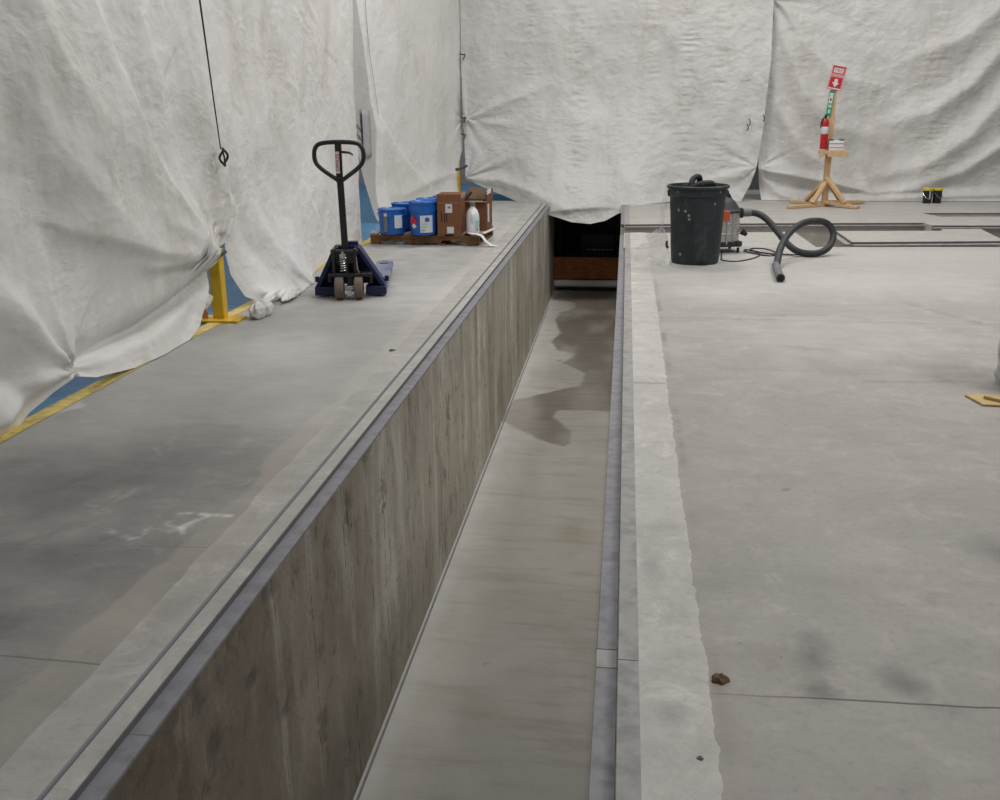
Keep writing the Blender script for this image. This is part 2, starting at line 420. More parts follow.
# ------------------------------------------------------------------ the pit and the floors
XL, XR, ZP = -1.17, -0.045, -1.58       # pit walls and pit floor
YEND = 17.0
def lin(a, b, step): return np.linspace(a, b, max(2, int(round(abs(b-a)/step))+1))
def flat_grid(x0, x1, y0, y1, step, z=0.0):
    xs, ys = lin(x0, x1, step), lin(y0, y1, step)
    A, B = np.meshgrid(xs, ys, indexing='ij'); return A, B, np.stack([A, B, np.full_like(A, z)], -1)
def blob(A, B, cx, cy, rx, ry, rot=0, amt=1, seed=1, rough=.6):
    c, s = math.cos(rot), math.sin(rot); u = ((A-cx)*c+(B-cy)*s)/rx; v = (-(A-cx)*s+(B-cy)*c)/ry
    d = np.hypot(u, v)+rough*fbm(A*6, B*6, seed, 4)
    return amt*np.clip(1.15-d, 0, 1)
def stroke(A, B, pts, w, amt, seed=1, sc=30):
    d = sdist(A, B, pts, False)
    return amt*np.clip(1.2-d/w, 0, 1)*np.clip(.55+1.2*fbm(A*sc, B*sc, seed, 3), 0, 1)

# left slab
for (ya, yb, st_) in ((.8, 5.0, .009), (5.0, 16.2, .03)):
  A, B, V = flat_grid(-2.86, -1.42, ya, yb, st_)
  zone = np.clip((A+1.53+.05*fbm(B*2.2, A*4, 34, 4, .6)+.02*np.clip(3.2-B, 0, 2)*3)/.025, 0, 1)*np.clip(.75+.5*fbm(A*7, B*5, 35, 3), .3, 1)
  pale = stroke(A, B, [(-1.663, 3.385), (-1.46, 3.378)], .017, .9, 3) + stroke(A, B, [(-1.62, 3.22), (-1.58, 3.27), (-1.57, 3.32)], .02, .6, 4) \
     + stroke(A, B, [(-1.66, 3.33), (-1.67, 3.27), (-1.60, 3.25)], .015, .5, 5) + stroke(A, B, [(-1.74, 3.13), (-1.70, 3.17), (-1.72, 3.22)], .015, .5, 6) \
     + stroke(A, B, [(-1.86, 3.2), (-1.75, 3.15)], .02, .35, 8) + stroke(A, B, [(-1.575, 3.20), (-1.60, 3.27), (-1.545, 3.36)], .016, .75, 17) + blob(A, B, -1.6, 8.2, .5, 1.2, 0, .3, 9) + blob(A, B, -2.2, 6.0, .5, .5, 0, .25, 12)
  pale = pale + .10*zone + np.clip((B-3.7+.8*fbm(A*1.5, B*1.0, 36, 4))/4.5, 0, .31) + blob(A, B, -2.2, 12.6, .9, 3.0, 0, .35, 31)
  dark = blob(A, B, -1.95, 2.95, .55, .35, .1, .5, 7) + blob(A, B, -2.45, 3.6, .6, .5, 0, .4, 14) + blob(A, B, -1.95, 2.45, .3, .22, .4, .5, 15) + blob(A, B, -2.1, 3.9, .9, .5, 0, .25, 16)
  warm = .55*zone + blob(A, B, -1.55, 2.5, .16, .5, .0, .22, 22) \
     + blob(A, B, -2.69, 7.0, .05, .06, 0, .5, 23) + blob(A, B, -2.45, 9.9, .15, .2, 0, .35, 24)
  floor = structure(grid_mesh('floor', V, M['floor_l'], {'pale': np.clip(pale, 0, 1), 'dark': np.clip(dark, 0, .8), 'warm': np.clip(warm, 0, 1)}))

# right slab, near part
A, B, V = flat_grid(.20, 7.0, .6, 10.9, .028)
dark = np.clip(.8-np.abs(A-.270-.012*B/10-.016*fbm(B*2.6, B*0+1, 90, 5, .6))/.016, 0, .7)*np.clip(.5+1.6*fbm(A*5, B*5, 39, 3), 0, 1) + blob(A, B, .565, 2.60, .055, .12, -.1, .55, 41) + blob(A, B, .545, 2.42, .05, .06, 0, .5, 42) + blob(A, B, .79, 2.47, .06, .10, .4, .55, 43) + blob(A, B, .84, 2.36, .09, .05, 0, .3, 44) \
     + blob(A, B, 1.33, 3.35, .10, .16, .3, .45, 45) + blob(A, B, 1.0, 2.97, .08, .08, 0, .28, 46) + stroke(A, B, [(.66, 3.86), (.69, 3.885)], .012, .9, 47) \
     + stroke(A, B, [(2.2, 7.9), (2.55, 7.1), (2.9, 6.9)], .03, .45, 48, 8) + blob(A, B, 1.2, 7.4, .3, .04, .1, .35, 49) + blob(A, B, 1.6, 5.6, .35, .04, .1, .3, 50) \
     + blob(A, B, 2.4, 3.7, .3, .25, 0, .3, 51) + blob(A, B, 1.05, 6.4, .25, .05, -.3, .25, 53)
warm = blob(A, B, .733, 7.29, .11, .02, 0, .8, 60) + blob(A, B, 1.2, 7.27, .7, .03, .05, .35, 61) + blob(A, B, 1.9, 8.4, .5, .25, .1, .25, 62) + blob(A, B, .44, 2.594, .025, .025, 0, .8, 63) \
     + blob(A, B, .427, 2.926, .02, .015, 0, .7, 64) + blob(A, B, .95, 5.8, .22, .1, 0, .28, 65) + np.clip(.75-np.abs(A-.285)/.05, 0, .28)*np.clip(.7+1.4*fbm(A*4, B*4, 66, 3), 0, 1) \
     + blob(A, B, 2.3, 4.3, .4, .3, 0, .25, 67) + blob(A, B, .62, 9.3, .35, .15, 0, .3, 68)
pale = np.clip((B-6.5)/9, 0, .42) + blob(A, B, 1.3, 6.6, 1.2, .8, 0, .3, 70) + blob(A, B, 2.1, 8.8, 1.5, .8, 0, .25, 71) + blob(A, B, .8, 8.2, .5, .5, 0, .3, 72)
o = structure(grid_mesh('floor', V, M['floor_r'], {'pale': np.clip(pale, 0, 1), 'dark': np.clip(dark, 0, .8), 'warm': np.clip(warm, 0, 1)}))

# right slab, far part: the floor around the trenches, with real openings 45 cm deep
def slab(name, poly, mat, z0=-.45):
    return structure(MB().prism(poly, z0, 0, 'z').build(name, mat))
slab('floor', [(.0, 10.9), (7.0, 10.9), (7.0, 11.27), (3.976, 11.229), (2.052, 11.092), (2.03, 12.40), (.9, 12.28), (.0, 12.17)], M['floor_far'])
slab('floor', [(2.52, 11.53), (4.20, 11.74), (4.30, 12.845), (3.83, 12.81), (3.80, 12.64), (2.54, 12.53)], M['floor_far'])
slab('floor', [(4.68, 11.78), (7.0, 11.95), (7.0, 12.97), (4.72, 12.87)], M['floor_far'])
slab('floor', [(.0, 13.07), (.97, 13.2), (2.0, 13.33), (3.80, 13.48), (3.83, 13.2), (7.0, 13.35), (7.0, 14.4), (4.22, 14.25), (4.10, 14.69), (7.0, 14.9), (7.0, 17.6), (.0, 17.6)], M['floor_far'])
slab('trench_floor', [(.0, 10.95), (7.0, 10.95), (7.0, 15.2), (.0, 15.2)], M['pit_floor'], -.6).location.z = -.452
# steel angles along the trench rims (dark step and a grey shelf just below the floor)
def rim(pts, off, name='trench_edge_angle'):
    m_ = MB(); k = MB()
    for (a, b) in zip(pts, pts[1:]):
        a_, b_ = Vector((*a, 0)), Vector((*b, 0)); o_ = Vector((*off, 0))
        k.bar(a_+o_*.1+Vector((0, 0, -.012)), b_+o_*.1+Vector((0, 0, -.012)), .012, .018)
        m_.bar(a_+o_*.6+Vector((0, 0, -.028)), b_+o_*.6+Vector((0, 0, -.028)), o_.length*1.1, .010)
    structure(k.build(name, M['step'])); structure(m_.build('trench_edge_shelf', M['steel_top']))
rim([(.02, 13.07), (.97, 13.2), (2.0, 13.33), (3.80, 13.48)], (0, -.07))
rim([(3.83, 13.2), (7.0, 13.35)], (0, -.07))
rim([(2.52, 11.53), (4.20, 11.74)], (0, -.09))
rim([(2.54, 12.5), (2.52, 11.53)], (-.07, 0))
rim([(4.68, 11.78), (7.0, 11.95)], (0, -.09))
rim([(4.10, 14.69), (7.0, 14.9)], (0, -.09))

# curbs
A, B, V = flat_grid(-1.425, -1.282, .8, 15.9, .05, .002)
V[..., 0] += np.where(A < -1.42, .012*fbm(B*5, B*0+3, 80, 4), 0)
structure(grid_mesh('curb', V, M['curb_l'], {'pale': 0*A, 'dark': blob(A, B, -1.35, 2.6, .06, .7, 0, .2, 81)+blob(A, B, -1.35, 4.4, .05, .8, 0, .2, 82), 'warm': blob(A, B, -1.38, 3.2, .06, .8, 0, .35, 83)}))
structure(MB().box((-1.274, 8.3, -.001), (.007, 15.2, .004)).build('curb_groove', M['groove']))
structure(MB().box((-1.237, 8.3, -.049), (.056, 15.2, .1)).build('curb', M['curb_l']))
structure(MB().box((-1.2105, 8.3, -.020), (.010, 15.2, .038)).build('steel_edge', M['step']))
# purple-grey steel shelf on the left pit rim, laid in lengths with small joints
ys = [.7, 2.05, 3.3, 4.6, 6.4, 8.2, 10.1, 12.0, 13.9, 15.9]
for a, b in zip(ys, ys[1:]):
    structure(MB().box((-1.178, (a+b)/2, -.025), (.060, b-a-.0015, .010)).build('steel_edge', M['steel']))
structure(MB().box((-1.30, 8.3, -.5), (.10, 15.2, .8)).build('curb_core', M['curb']))
# right curb with a ragged edge
A, B, V = flat_grid(.074, .255, .6, 12.2, .014, .004)
fr = (A-A.min())/(A.max()-A.min())
V[..., 0] += fr**2*(.006+.012*B/10+.014*fbm(B*2.6, B*0+1, 90, 5, .6)+.012*fbm(B*17, B*0+1, 95, 4, .75))
V[..., 2] += -.006*(fr > .99)
dk = blob(A, B, .16, 2.25, .05, .06, 0, .25, 91) + blob(A, B, .12, 3.1, .05, .2, 0, .25, 92) + np.where(np.abs(B-5.42) < .012, .45, 0)*(A < .25)
structure(grid_mesh('curb', V, M['curb'], {'dark': np.clip(dk, 0, 1), 'pale': np.clip(.35*fbm(A*4, B*1.5, 93, 3), 0, 1)}))
structure(MB().box((.30, 6.4, -.03), (.50, 11.55, .05)).build('curb_core', M['curb']))
ys = [.6, 2.50, 5.42, 8.9, 12.17]
for i, (a, b) in enumerate(zip(ys, ys[1:])):
    structure(MB().box((.0455, (a+b)/2, -.02), (.059, b-a-.002, .05)).build('steel_edge', M['steel_top'], bevel=.002))
ys = [.6, 2.50, 2.60, 5.3, 8.3, 10.2, 12.17]
for i, (a, b) in enumerate(zip(ys, ys[1:])):
    structure(MB().box((-.015, (a+b)/2, -.036), (.060, b-a-.002, .024)).build('steel_edge', M['steel_top'] if i == 1 else M['steel'], bevel=.002))
structure(MB().box((.0155, 6.4, -.030), (.004, 11.55, .030)).build('steel_edge', M['steel_dark']))
structure(MB().box((-.02, 14.35, -.02), (.05, 2.5, .045)).build('steel_edge', M['steel'], bevel=.002))
structure(MB().box((.04, 14.35, -.016), (.06, 2.5, .042)).build('steel_edge', M['steel_top'], bevel=.002))

# pit walls, floor and the dark covered end
def wall_x(name, x, y0, y1, z0, z1, mat, face):
    ys_, zs = lin(y0, y1, .25), lin(z0, z1, .25); Bq, Zq = np.meshgrid(ys_, zs, indexing='ij')
    return structure(grid_mesh(name, np.stack([np.full_like(Bq, x), Bq, Zq], -1), mat, flip=face))
ys_, zs_ = lin(.5, 16.99, .019), lin(ZP, -.021, .019); Bq, Zq = np.meshgrid(ys_, zs_, indexing='ij')
sp = np.zeros_like(Bq)
for k, (y, z, ry, rz_, am) in enumerate(((2.36, -.14, .05, .16, 1), (2.42, -.36, .03, .08, .8), (3.00, -.10, .04, .05, 1), (3.03, -.62, .035, .07, .7), (3.98, -.20, .03, .07, .9), (3.66, -.75, .03, .09, .8),
        (4.62, -.35, .03, .12, .8), (4.60, -.85, .03, .10, .7), (5.2, -.55, .03, .14, .8), (5.8, -.75, .035, .14, .8), (2.75, -.30, .03, .03, .7), (4.35, -.07, .08, .03, .8), (6.5, -.5, .04, .2, .7), (3.45, -.95, .03, .10, .6), (3.55, -.06, .07, .02, .8), (2.70, -.06, .08, .025, .8))):
    sp += blob(Bq, Zq, y, z, ry*2.0, rz_*.8, 0, am*1.3, 400+k, 1.5)
sp += np.clip(1-(-.021-Zq)/.03, 0, 1)*np.clip(1.8*fbm(Bq*9, Zq*9, 430, 4), 0, 1)
sp = np.clip((sp-.35+1.5*fbm(Bq*20, Zq*26, 431, 4, .75))*2.5, 0, 1)*(sp > .02)
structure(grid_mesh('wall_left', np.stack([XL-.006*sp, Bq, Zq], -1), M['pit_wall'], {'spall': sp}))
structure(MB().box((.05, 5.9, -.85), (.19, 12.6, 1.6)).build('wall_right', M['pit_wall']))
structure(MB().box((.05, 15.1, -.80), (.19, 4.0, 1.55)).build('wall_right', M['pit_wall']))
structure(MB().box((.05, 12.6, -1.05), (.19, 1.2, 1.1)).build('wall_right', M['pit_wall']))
A, B, V = flat_grid(XL, XR, .5, 17.6, .025, ZP)
wetpx = [(775, 255), (600, 258), (582, 285), (640, 293), (642, 308), (600, 322), (583, 345), (600, 380), (575, 405), (600, 428), (640, 440), (612, 465), (672, 492), (660, 530), (590, 545), (500, 565), (470, 570), (430, 628), (500, 662), (560, 690), (610, 702), (636, 695), (630, 660), (575, 622), (590, 600), (650, 600), (760, 606)]
wp = [tuple(on_floor(350+x/2.857, 200+y/2.857, ZP)[:2]) for x, y in wetpx]
jig = .05*fbm(A*5, B*3, 101, 4)
wet = np.clip(.5-(sdist(A, B, wp)+jig)/.03, 0, 1)
wet *= np.clip(.85+.5*fbm(A*3, B*1.2, 104, 3), .4, 1)
pale = np.clip(1.6-(A-XL)/.09, 0, 1)*np.clip(.65+.6*fbm(A*9, B*6, 105, 3), 0, 1)*.9*(1-.6*wet)
warm = blob(A, B, -.30, 6.85, .16, .35, 0, .55, 107) + blob(A, B, -.7, 4.6, .35, .12, 0, .3, 108) + blob(A, B, -.6, 5.8, .3, .2, 0, .25, 109)
dark = np.clip(1.15-(XR-.012-A)/.045, 0, 1)*.55 + stroke(A, B, [(-.72, 5.02), (-.66, 5.02)], .02, .5, 111) + blob(A, B, -.75, 12.1, .05, .07, 0, .5, 112)  # first term paints contact shade along the right wall; the others are marks
structure(grid_mesh('pit_floor', V, M['pit_floor'], {'wet': wet, 'pale': np.clip(pale, 0, 1), 'warm': np.clip(warm, 0, 1), 'dark': np.clip(dark, 0, .8)}))
structure(MB().box((XL+.022, 8.0, ZP+.004), (.010, 15, .006)).build('pit_floor_joint', M['groove']))
# recess beyond the end of the left wall, roofed over and coloured near-black for the unlit hole under the tarpaulin
structure(MB().box((-1.285, 18.2, -.86), (.2, 2.4, 1.56)).build('wall_left', M['recess_shade']))
structure(MB().box((.06, 17.4, -.8), (.17, 2.0, 1.6)).build('wall_right', M['recess_shade']))
structure(MB().box((-.6, 19.4, -.8), (1.8, .1, 1.7)).build('wall_back', M['recess_shade']))
structure(MB().box((-.6, 17.75, -.05), (1.6, 3.4, .1)).build('unseen_pit_cover', M['recess_shade']))  # unseen slab added to keep the recess dark
structure(MB().box((-.6, 18.5, ZP-.02), (1.6, 2.0, .04)).build('pit_floor', M['recess_shade']))
structure(MB().box((-2.2, 15.85, -.05), (2.0, .9, .08)).build('floor', M['floor_l']))
# plank dam with a grey sill, at the end of the pit
o = MB(); o.box((-.625, 17.0, -1.19), (1.15, .045, .37)); o = o.build('plank_barrier', M['rust'], bevel=.006)
tag(o, 'rusty brown plank wedged across the dark far end of the pit', 'plank')
o = MB().cyl((-1.16, 16.93, -1.445), (-.06, 16.93, -1.445), .062, n=28).build('sill_pipe', M['paper'])
tag(o, 'grey scuffed round sill bar lying below the rusty plank in the pit', 'bar')

t = thing('machine_frame', 'dark machine frame barely visible in the black hole behind the rusty plank', 'machine', (-.6, 17.9, ZP))
MB().box((.15, 0, .45), (.62, .6, .9)).build('housing', M['steel_dark'], t, bevel=.02)
MB().box((-.34, .1, .3), (.2, .5, .6)).build('side_housing', M['steel_dark'], t, bevel=.02)
MB().cyl((-.04, -.31, .62), (.42, -.31, .62), .014, n=12).build('rail', M['chrome'], t)
# blue painted floor outside the tarpaulins, yellow tape line, building beyond
structure(MB().box((-5.4, 9.0, -.06), (5.06, 19, .11)).build('floor', M['blue_floor']))
structure(MB().box((-3.0, 18.6, -.062), (10.0, 2.2, .11)).build('floor', M['blue_floor']))
A, B, V = flat_grid(-2.95, -2.852, .8, 15.4, .05, .003)
V[..., 0] += .004*fbm(B*3, A*20, 120, 3)
tp = grid_mesh('floor_tape', V, M['yellow_tape']); structure(tp)
structure(MB().box((-8.0, 9, 2.6), (.1, 22, 5.4)).build('wall_left', M['dark_wall']))
structure(MB().box((-.5, 19.8, 2.6), (15.2, .1, 5.4)).build('wall_back', M['dark_wall']))

# ------------------------------------------------------------------ tarpaulins
def interp_fn(pts):
    p = sorted(pts); X = np.array([a for a, b in p]); Y = np.array([b for a, b in p])
    return lambda x: np.interp(x, X, Y)
def fold_disp(S, Z, pts, amps, wl, wr):
    """ridge (or valley) running along a polyline; wl/wr are its widths to the left and right of the run"""
    best = np.full(S.shape, 1e9); out = np.zeros(S.shape); L = len(pts)
    for i in range(L-1):
        ax, ay = pts[i]; bx, by = pts[i+1]; l2 = (bx-ax)**2+(by-ay)**2+1e-12
        tr = ((S-ax)*(bx-ax)+(Z-ay)*(by-ay))/l2; t = np.clip(tr, 0, 1)
        dx, dy = S-ax-t*(bx-ax), Z-ay-t*(by-ay); d = np.hypot(dx, dy)
        side = (bx-ax)*(Z-ay)-(by-ay)*(S-ax)
        w = np.where(side > 0, wl, wr); a = amps[i]*(1-t)+amps[i+1]*t
        h = a*np.exp(-(d/w)**1.6)
        k = d < best; out = np.where(k, h, out); best = np.minimum(best, d)
    return out
def gather(S, Z, c, amp, n, R, seed, r0=.05):
    dx, dz = S-c[0], Z-c[1]; r = np.hypot(dx, dz); th = np.arctan2(dz, dx)
    ph = 5*fbm(th*1.3+9, r*.6, seed, 3)
    return amp*np.sin(n*th+ph)*np.minimum(r/r0, 1)*np.exp(-r/R)
def tarp(name, label, P0, D, left, right, bottom, top, mat, step, folds=(), gathers=(), foot=None, extra=None, seed=1, crinkle=1.0, big=.03, ladder=(), hem=0.0, drape=.5):
    D = np.array(D, float)/np.hypot(*D); N = np.array([D[1], -D[0]])
    W = lambda p: on_wall(p[0], p[1], P0, D)
    bz = [W(p) if len(p) == 2 else p[1:] for p in bottom]     # ('m', s, z) for points given in metres
    bfn = interp_fn([(s, max(z, .006) if not name.startswith('pit') else z) for s, z in bz])
    if extra and extra.get('raw_bottom'): bfn = interp_fn(bz)
    lf = interp_fn([(z, s) for s, z in [W(p) if len(p) == 2 else p[1:] for p in left]])
    rf = interp_fn([(z, s) for s, z in [W(p) if len(p) == 2 else p[1:] for p in right]])
    smid = (lf(1.0)+rf(1.0))/2; wid = float(rf(1.0)-lf(1.0))
    nu, nv = int(wid/step), int(top/step)
    U, Vv = np.meshgrid(np.linspace(0, 1, nu), np.linspace(0, 1, nv), indexing='ij')
    Z = Vv*top
    for _ in range(6):
        S = lf(Z)*(1-U)+rf(Z)*U
        zb = bfn(S); Z = zb+Vv*(top-zb)
    disp = big*fbm(S*1.1, Z*.8, seed, 3)*2 + .009*crinkle*fbm(S*3.3, Z*2.0, seed+5, 3)*2
    disp *= np.clip(.25+(Z-zb)/.7, .25, 1)
    wr = np.abs(fbm(S*4.2+.6*fbm(S*3, Z*3, seed+8, 2), Z*5.2+.7*fbm(S*3, Z*3, seed+9, 2), seed+11, 3))
    disp += -.007*crinkle*wr + .003*crinkle*(1-2*np.abs(fbm(S*11, Z*14, seed+14, 3)))
    for (cx, w, a) in ladder:      # stacked horizontal creases left by storage folds
        disp += a*np.exp(-((S-cx)/w)**2)*(1-2*np.abs(fbm(S*2.2, Z*13, seed+21+int(cx*7) % 50, 3)))
    rg = random.Random(seed)
    for k in range(int(46*crinkle)):
        cx, cz = float(S.min())+rg.random()*wid, rg.random()*top; L = rg.uniform(.12, .42); an = rg.gauss(0, .35) if rg.random() < .6 else rg.uniform(-1.5, 1.5)
        dx, dz = L*math.cos(an), L*math.sin(an); am = rg.uniform(.004, .011)*rg.choice((1, 1, -1))*min(1, .4+crinkle)
        disp += fold_disp(S, Z, [(cx-dx, cz-dz), (cx+rg.gauss(0, .03), cz+rg.gauss(0, .03)), (cx+dx, cz+dz)], (0, am, 0), rg.uniform(.018, .03), rg.uniform(.03, .09))
    for (pts, amps, wl, wr_) in folds:
        disp += fold_disp(S, Z, [W(p) for p in pts], amps, wl, wr_)
    for (c, a, n, R, sd) in gathers:
        disp += gather(S, Z, W(c), a, n, R, sd)
    if foot:
        disp += interp_fn(foot)(S)*np.clip(1-(Z-zb)/drape, 0, 1)**2
    if hem:
        hz = (Z-zb)
        disp += hem*np.exp(-(hz/.05)**2) - hem*.5*np.exp(-((hz-.12)/.06)**2)
    if extra and 'fn' in extra: disp += extra['fn'](S, Z, zb)
    P = np.stack([P0[0]+D[0]*S+N[0]*disp, P0[1]+D[1]*S+N[1]*disp, Z], -1)
    o = grid_mesh(name, P, mat, {'strip': extra['strip'](S, Z)} if extra and 'strip' in extra else None)
    return tag(o, label, 'tarp', 'white tarpaulin sheets hung around the work area'), W

SEAM = [(197, -60), (198, 0), (206, 50), (214, 100), (221, 150), (226, 185), (228, 210)]
XP = (-2.915, 0.0)
tarpA, WA = tarp('tarpaulin', 'dusty white tarp sheet in the left foreground, drawn up to the yellow post', XP, (0, 1),
    [('m', 2.6, -.5), ('m', 2.6, 5)], [(x+3, y) for x, y in SEAM]+[(226, 235), (217, 252), (213, 260), (205, 285), (203, 320)],
    [('m', 2.6, .01), ('m', 3.6, .006), (0, 432), (20, 425), (40, 401), (58, 374), (64, 376), (90, 377), (128, 371), (160, 357), (180, 343), (191, 324), (199, 298), (206, 276), (212, 258), (228, 245)], 4.6, M['tarp_side'], .0155,
    folds=[([(85, 0), (105, 60), (122, 108), (150, 160), (176, 202), (200, 240), (213, 256)], [.04, .06, .085, .10, .10, .07, .03], .07, .34),
           ([(10, -20), (45, 50), (75, 105), (105, 140), (140, 170)], [.05, .07, .07, .05, .02], .16, .30),
           ([(0, 60), (30, 120), (60, 165), (95, 205), (140, 240)], [.04, .06, .06, .05, .02], .2, .2),
           ([(130, 0), (150, 60), (168, 120)], [.03, .04, .02], .12, .2),
           ([(60, 228), (100, 238), (140, 250), (190, 256)], [.03, .05, .06, .03], .16, .05),
           ([(120, 262), (150, 268), (185, 262), (205, 259)], [.0, .04, .05, .03], .09, .03),
           ([(60, 369), (110, 347), (150, 327), (182, 302), (200, 280), (208, 266)], [-.04, -.11, -.14, -.13, -.09, -.03], .07, .03),
           ([(60, 369), (35, 345), (15, 315), (0, 300)], [.02, .05, .05, .04], .14, .10),
           ([(60, 369), (58, 330), (52, 280)], [.02, .03, .0], .08, .08),
           ([(60, 371), (30, 388), (0, 420)], [.05, .06, .06], .06, .12),
           ([(20, 395), (5, 380), (-20, 365)], [-.05, -.06, -.05], .10, .10),
           ([(222, 160), (225, 200), (222, 230)], [.0, .035, .03], .05, .05)],
    gathers=[((215, 258), .038, 10, .50, 3), ((60, 370), .028, 9, .35, 5)],
    foot=[(2.6, .0), (4.3, .0), (4.6, .0), (4.75, .0), (5.0, .04), (5.8, .07), (6.3, .06), (6.6, .02), (6.9, -.03)], seed=11, crinkle=.75, big=.035, drape=.22)
tarpB, WB = tarp('tarpaulin', 'white tarp sheet hanging behind the pallet jack, right of the black cord seam', (-3.0, 0), (0, 1),
    [(x-4, y) for x, y in SEAM]+[(219, 235), (220, 255), (223, 277), (229, 292), (234, 306)], [(351, -60), (352, 0), (353, 60), (355, 130), (357, 200), (357, 250)],
    [(220, 276), (230, 296), (240, 305), (256, 308), (262, 307), (270, 300), (283, 296), ('m', 7.75, .006), ('m', 11.2, .006)], 4.6, M['tarp_side'], .016,
    folds=[([(300, 180), (313, 225), (320, 255), (326, 285)], [.0, .035, .05, .04], .05, .22),
           ([(283, 288), (268, 262), (255, 235), (250, 200)], [.05, .05, .03, .0], .12, .14),
           ([(240, 292), (252, 300), (266, 294), (284, 290)], [.05, .06, .06, .04], .05, .05),
           ([(233, 200), (240, 240), (252, 275)], [-.03, -.05, -.03], .12, .14),
           ([(230, 20), (236, 90), (238, 150)], [-.02, -.02, -.0], .12, .2),
           ([(285, 0), (287, 80), (290, 150)], [.015, .02, .0], .3, .3)],
    gathers=[((284, 289), .022, 9, .30, 8)],
    foot=[(6.9, .02), (7.15, .05), (7.4, .15), (7.7, .28), (7.95, .32), (8.3, .28), (8.9, .15), (9.6, .05), (11.5, .06)], seed=37, crinkle=.6, big=.025, drape=1.0)
hb = MB()
rng = random.Random(5)
def crumple(name, c, size, seed, mat, parent=None, rz=0):
    U, Vv = np.meshgrid(np.linspace(0, 1, 60), np.linspace(0, 1, 46), indexing='ij')
    pl = 1-2*np.abs(fbm(U*7+.8*Vv, Vv*1.6, seed, 2)); r = .80+.34*pl+.25*fbm(U*2, Vv*3.2, seed+3, 3)
    th = U*2*PI; ph = (Vv-.5)*PI
    r[-1, :] = r[0, :]
    x = np.cos(th)*np.cos(ph)*r*size[0]; y = np.sin(th)*np.cos(ph)*r*size[1]; z = np.maximum(np.sin(ph)*r*size[2], -c[2]+.004)
    ca, sa = math.cos(rz), math.sin(rz)
    return grid_mesh(name, np.stack([c[0]+x*ca-y*sa, c[1]+x*sa+y*ca, c[2]+z], -1), mat, parent=parent)
o = crumple('hem_bundle', (-2.65, 6.98, .055), (.06, .14, .07), 51, M['tarp_side'], tarpB, -.3)
o = crumple('hem_tail', (-2.69, 7.35, .09), (.035, .30, .028), 57, M['tarp_side'], tarpB, .12)
o = crumple('hem_roll', (-2.66, 7.75, .03), (.055, .26, .035), 61, M['tarp_side'], tarpB, .05)
crumple('hem_flap', (-2.90, 6.62, .18), (.022, .17, .045), 77, M['tarp_side'], tarpA, .1)

DC = (.2137, .9769)
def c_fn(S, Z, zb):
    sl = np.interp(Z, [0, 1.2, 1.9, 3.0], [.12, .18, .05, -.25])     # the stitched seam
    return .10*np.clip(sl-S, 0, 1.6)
def c_shade_strip(S, Z): return np.clip((np.interp(Z, [0, 1.2, 1.9, 3.0], [.12, .18, .05, -.25])-S)/.03, 0, 1)  # mask of the painted shade left of the seam
tarpC, WC = tarp('tarpaulin', 'narrow white tarp sheet behind the blue pails, with a stitched seam and a side strip coloured greyer for shade', (-3.33, 13.13), DC,
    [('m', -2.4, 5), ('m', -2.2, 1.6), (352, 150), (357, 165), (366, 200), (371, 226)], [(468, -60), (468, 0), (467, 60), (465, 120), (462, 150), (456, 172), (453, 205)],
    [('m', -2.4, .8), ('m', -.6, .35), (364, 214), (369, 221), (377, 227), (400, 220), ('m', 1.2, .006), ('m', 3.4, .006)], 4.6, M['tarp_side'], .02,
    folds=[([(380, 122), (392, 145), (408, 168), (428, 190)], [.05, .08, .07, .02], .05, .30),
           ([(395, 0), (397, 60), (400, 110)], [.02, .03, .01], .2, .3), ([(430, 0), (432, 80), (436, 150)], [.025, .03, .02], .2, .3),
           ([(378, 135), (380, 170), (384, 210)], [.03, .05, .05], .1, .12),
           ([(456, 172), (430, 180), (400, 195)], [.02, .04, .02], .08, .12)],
    gathers=[((463, 118), .02, 8, .35, 4)], extra={'fn': c_fn, 'strip': c_shade_strip}, seed=71, crinkle=.55, big=.02, foot=[(-2, .0), (0, .10), (1, .05), (3, .15)], drape=.6)
s0, z0 = on_wall(363.5, 158, (-3.33, 13.13), DC); s0 -= .12
pv = []
for k in range(9):
    z = z0+.60*k/8; row = []
    for ds in (0, .14, .28):
        q = s0+ds; o_ = float(c_fn(np.array(q), np.array(z), 0))+.02
        row.append((-3.33+DC[0]*q+DC[1]*o_, 13.13+DC[1]*q-DC[0]*o_, z))
    pv.append(row)
pt = grid_mesh('patch', np.array(pv), M['tarp_patch'], parent=tarpC)
sd = pt.modifiers.new('solid', 'SOLIDIFY'); sd.thickness = .004
tk = MB()
WPt = lambda px, py, P0, D, off: (lambda s, z: (P0[0]+D[0]*s+D[1]*off, P0[1]+D[1]*s-D[0]*off, z))(*on_wall(px, py, P0, D))
MB().tube([WPt(363, 0, (-3.33, 13.13), DC, .03), WPt(367, 50, (-3.33, 13.13), DC, .03), WPt(373, 90, (-3.33, 13.13), DC, .03), WPt(378, 135, (-3.33, 13.13), DC, .04)], .004, 6).build('stitch', M['tarp_patch'], tarpC)

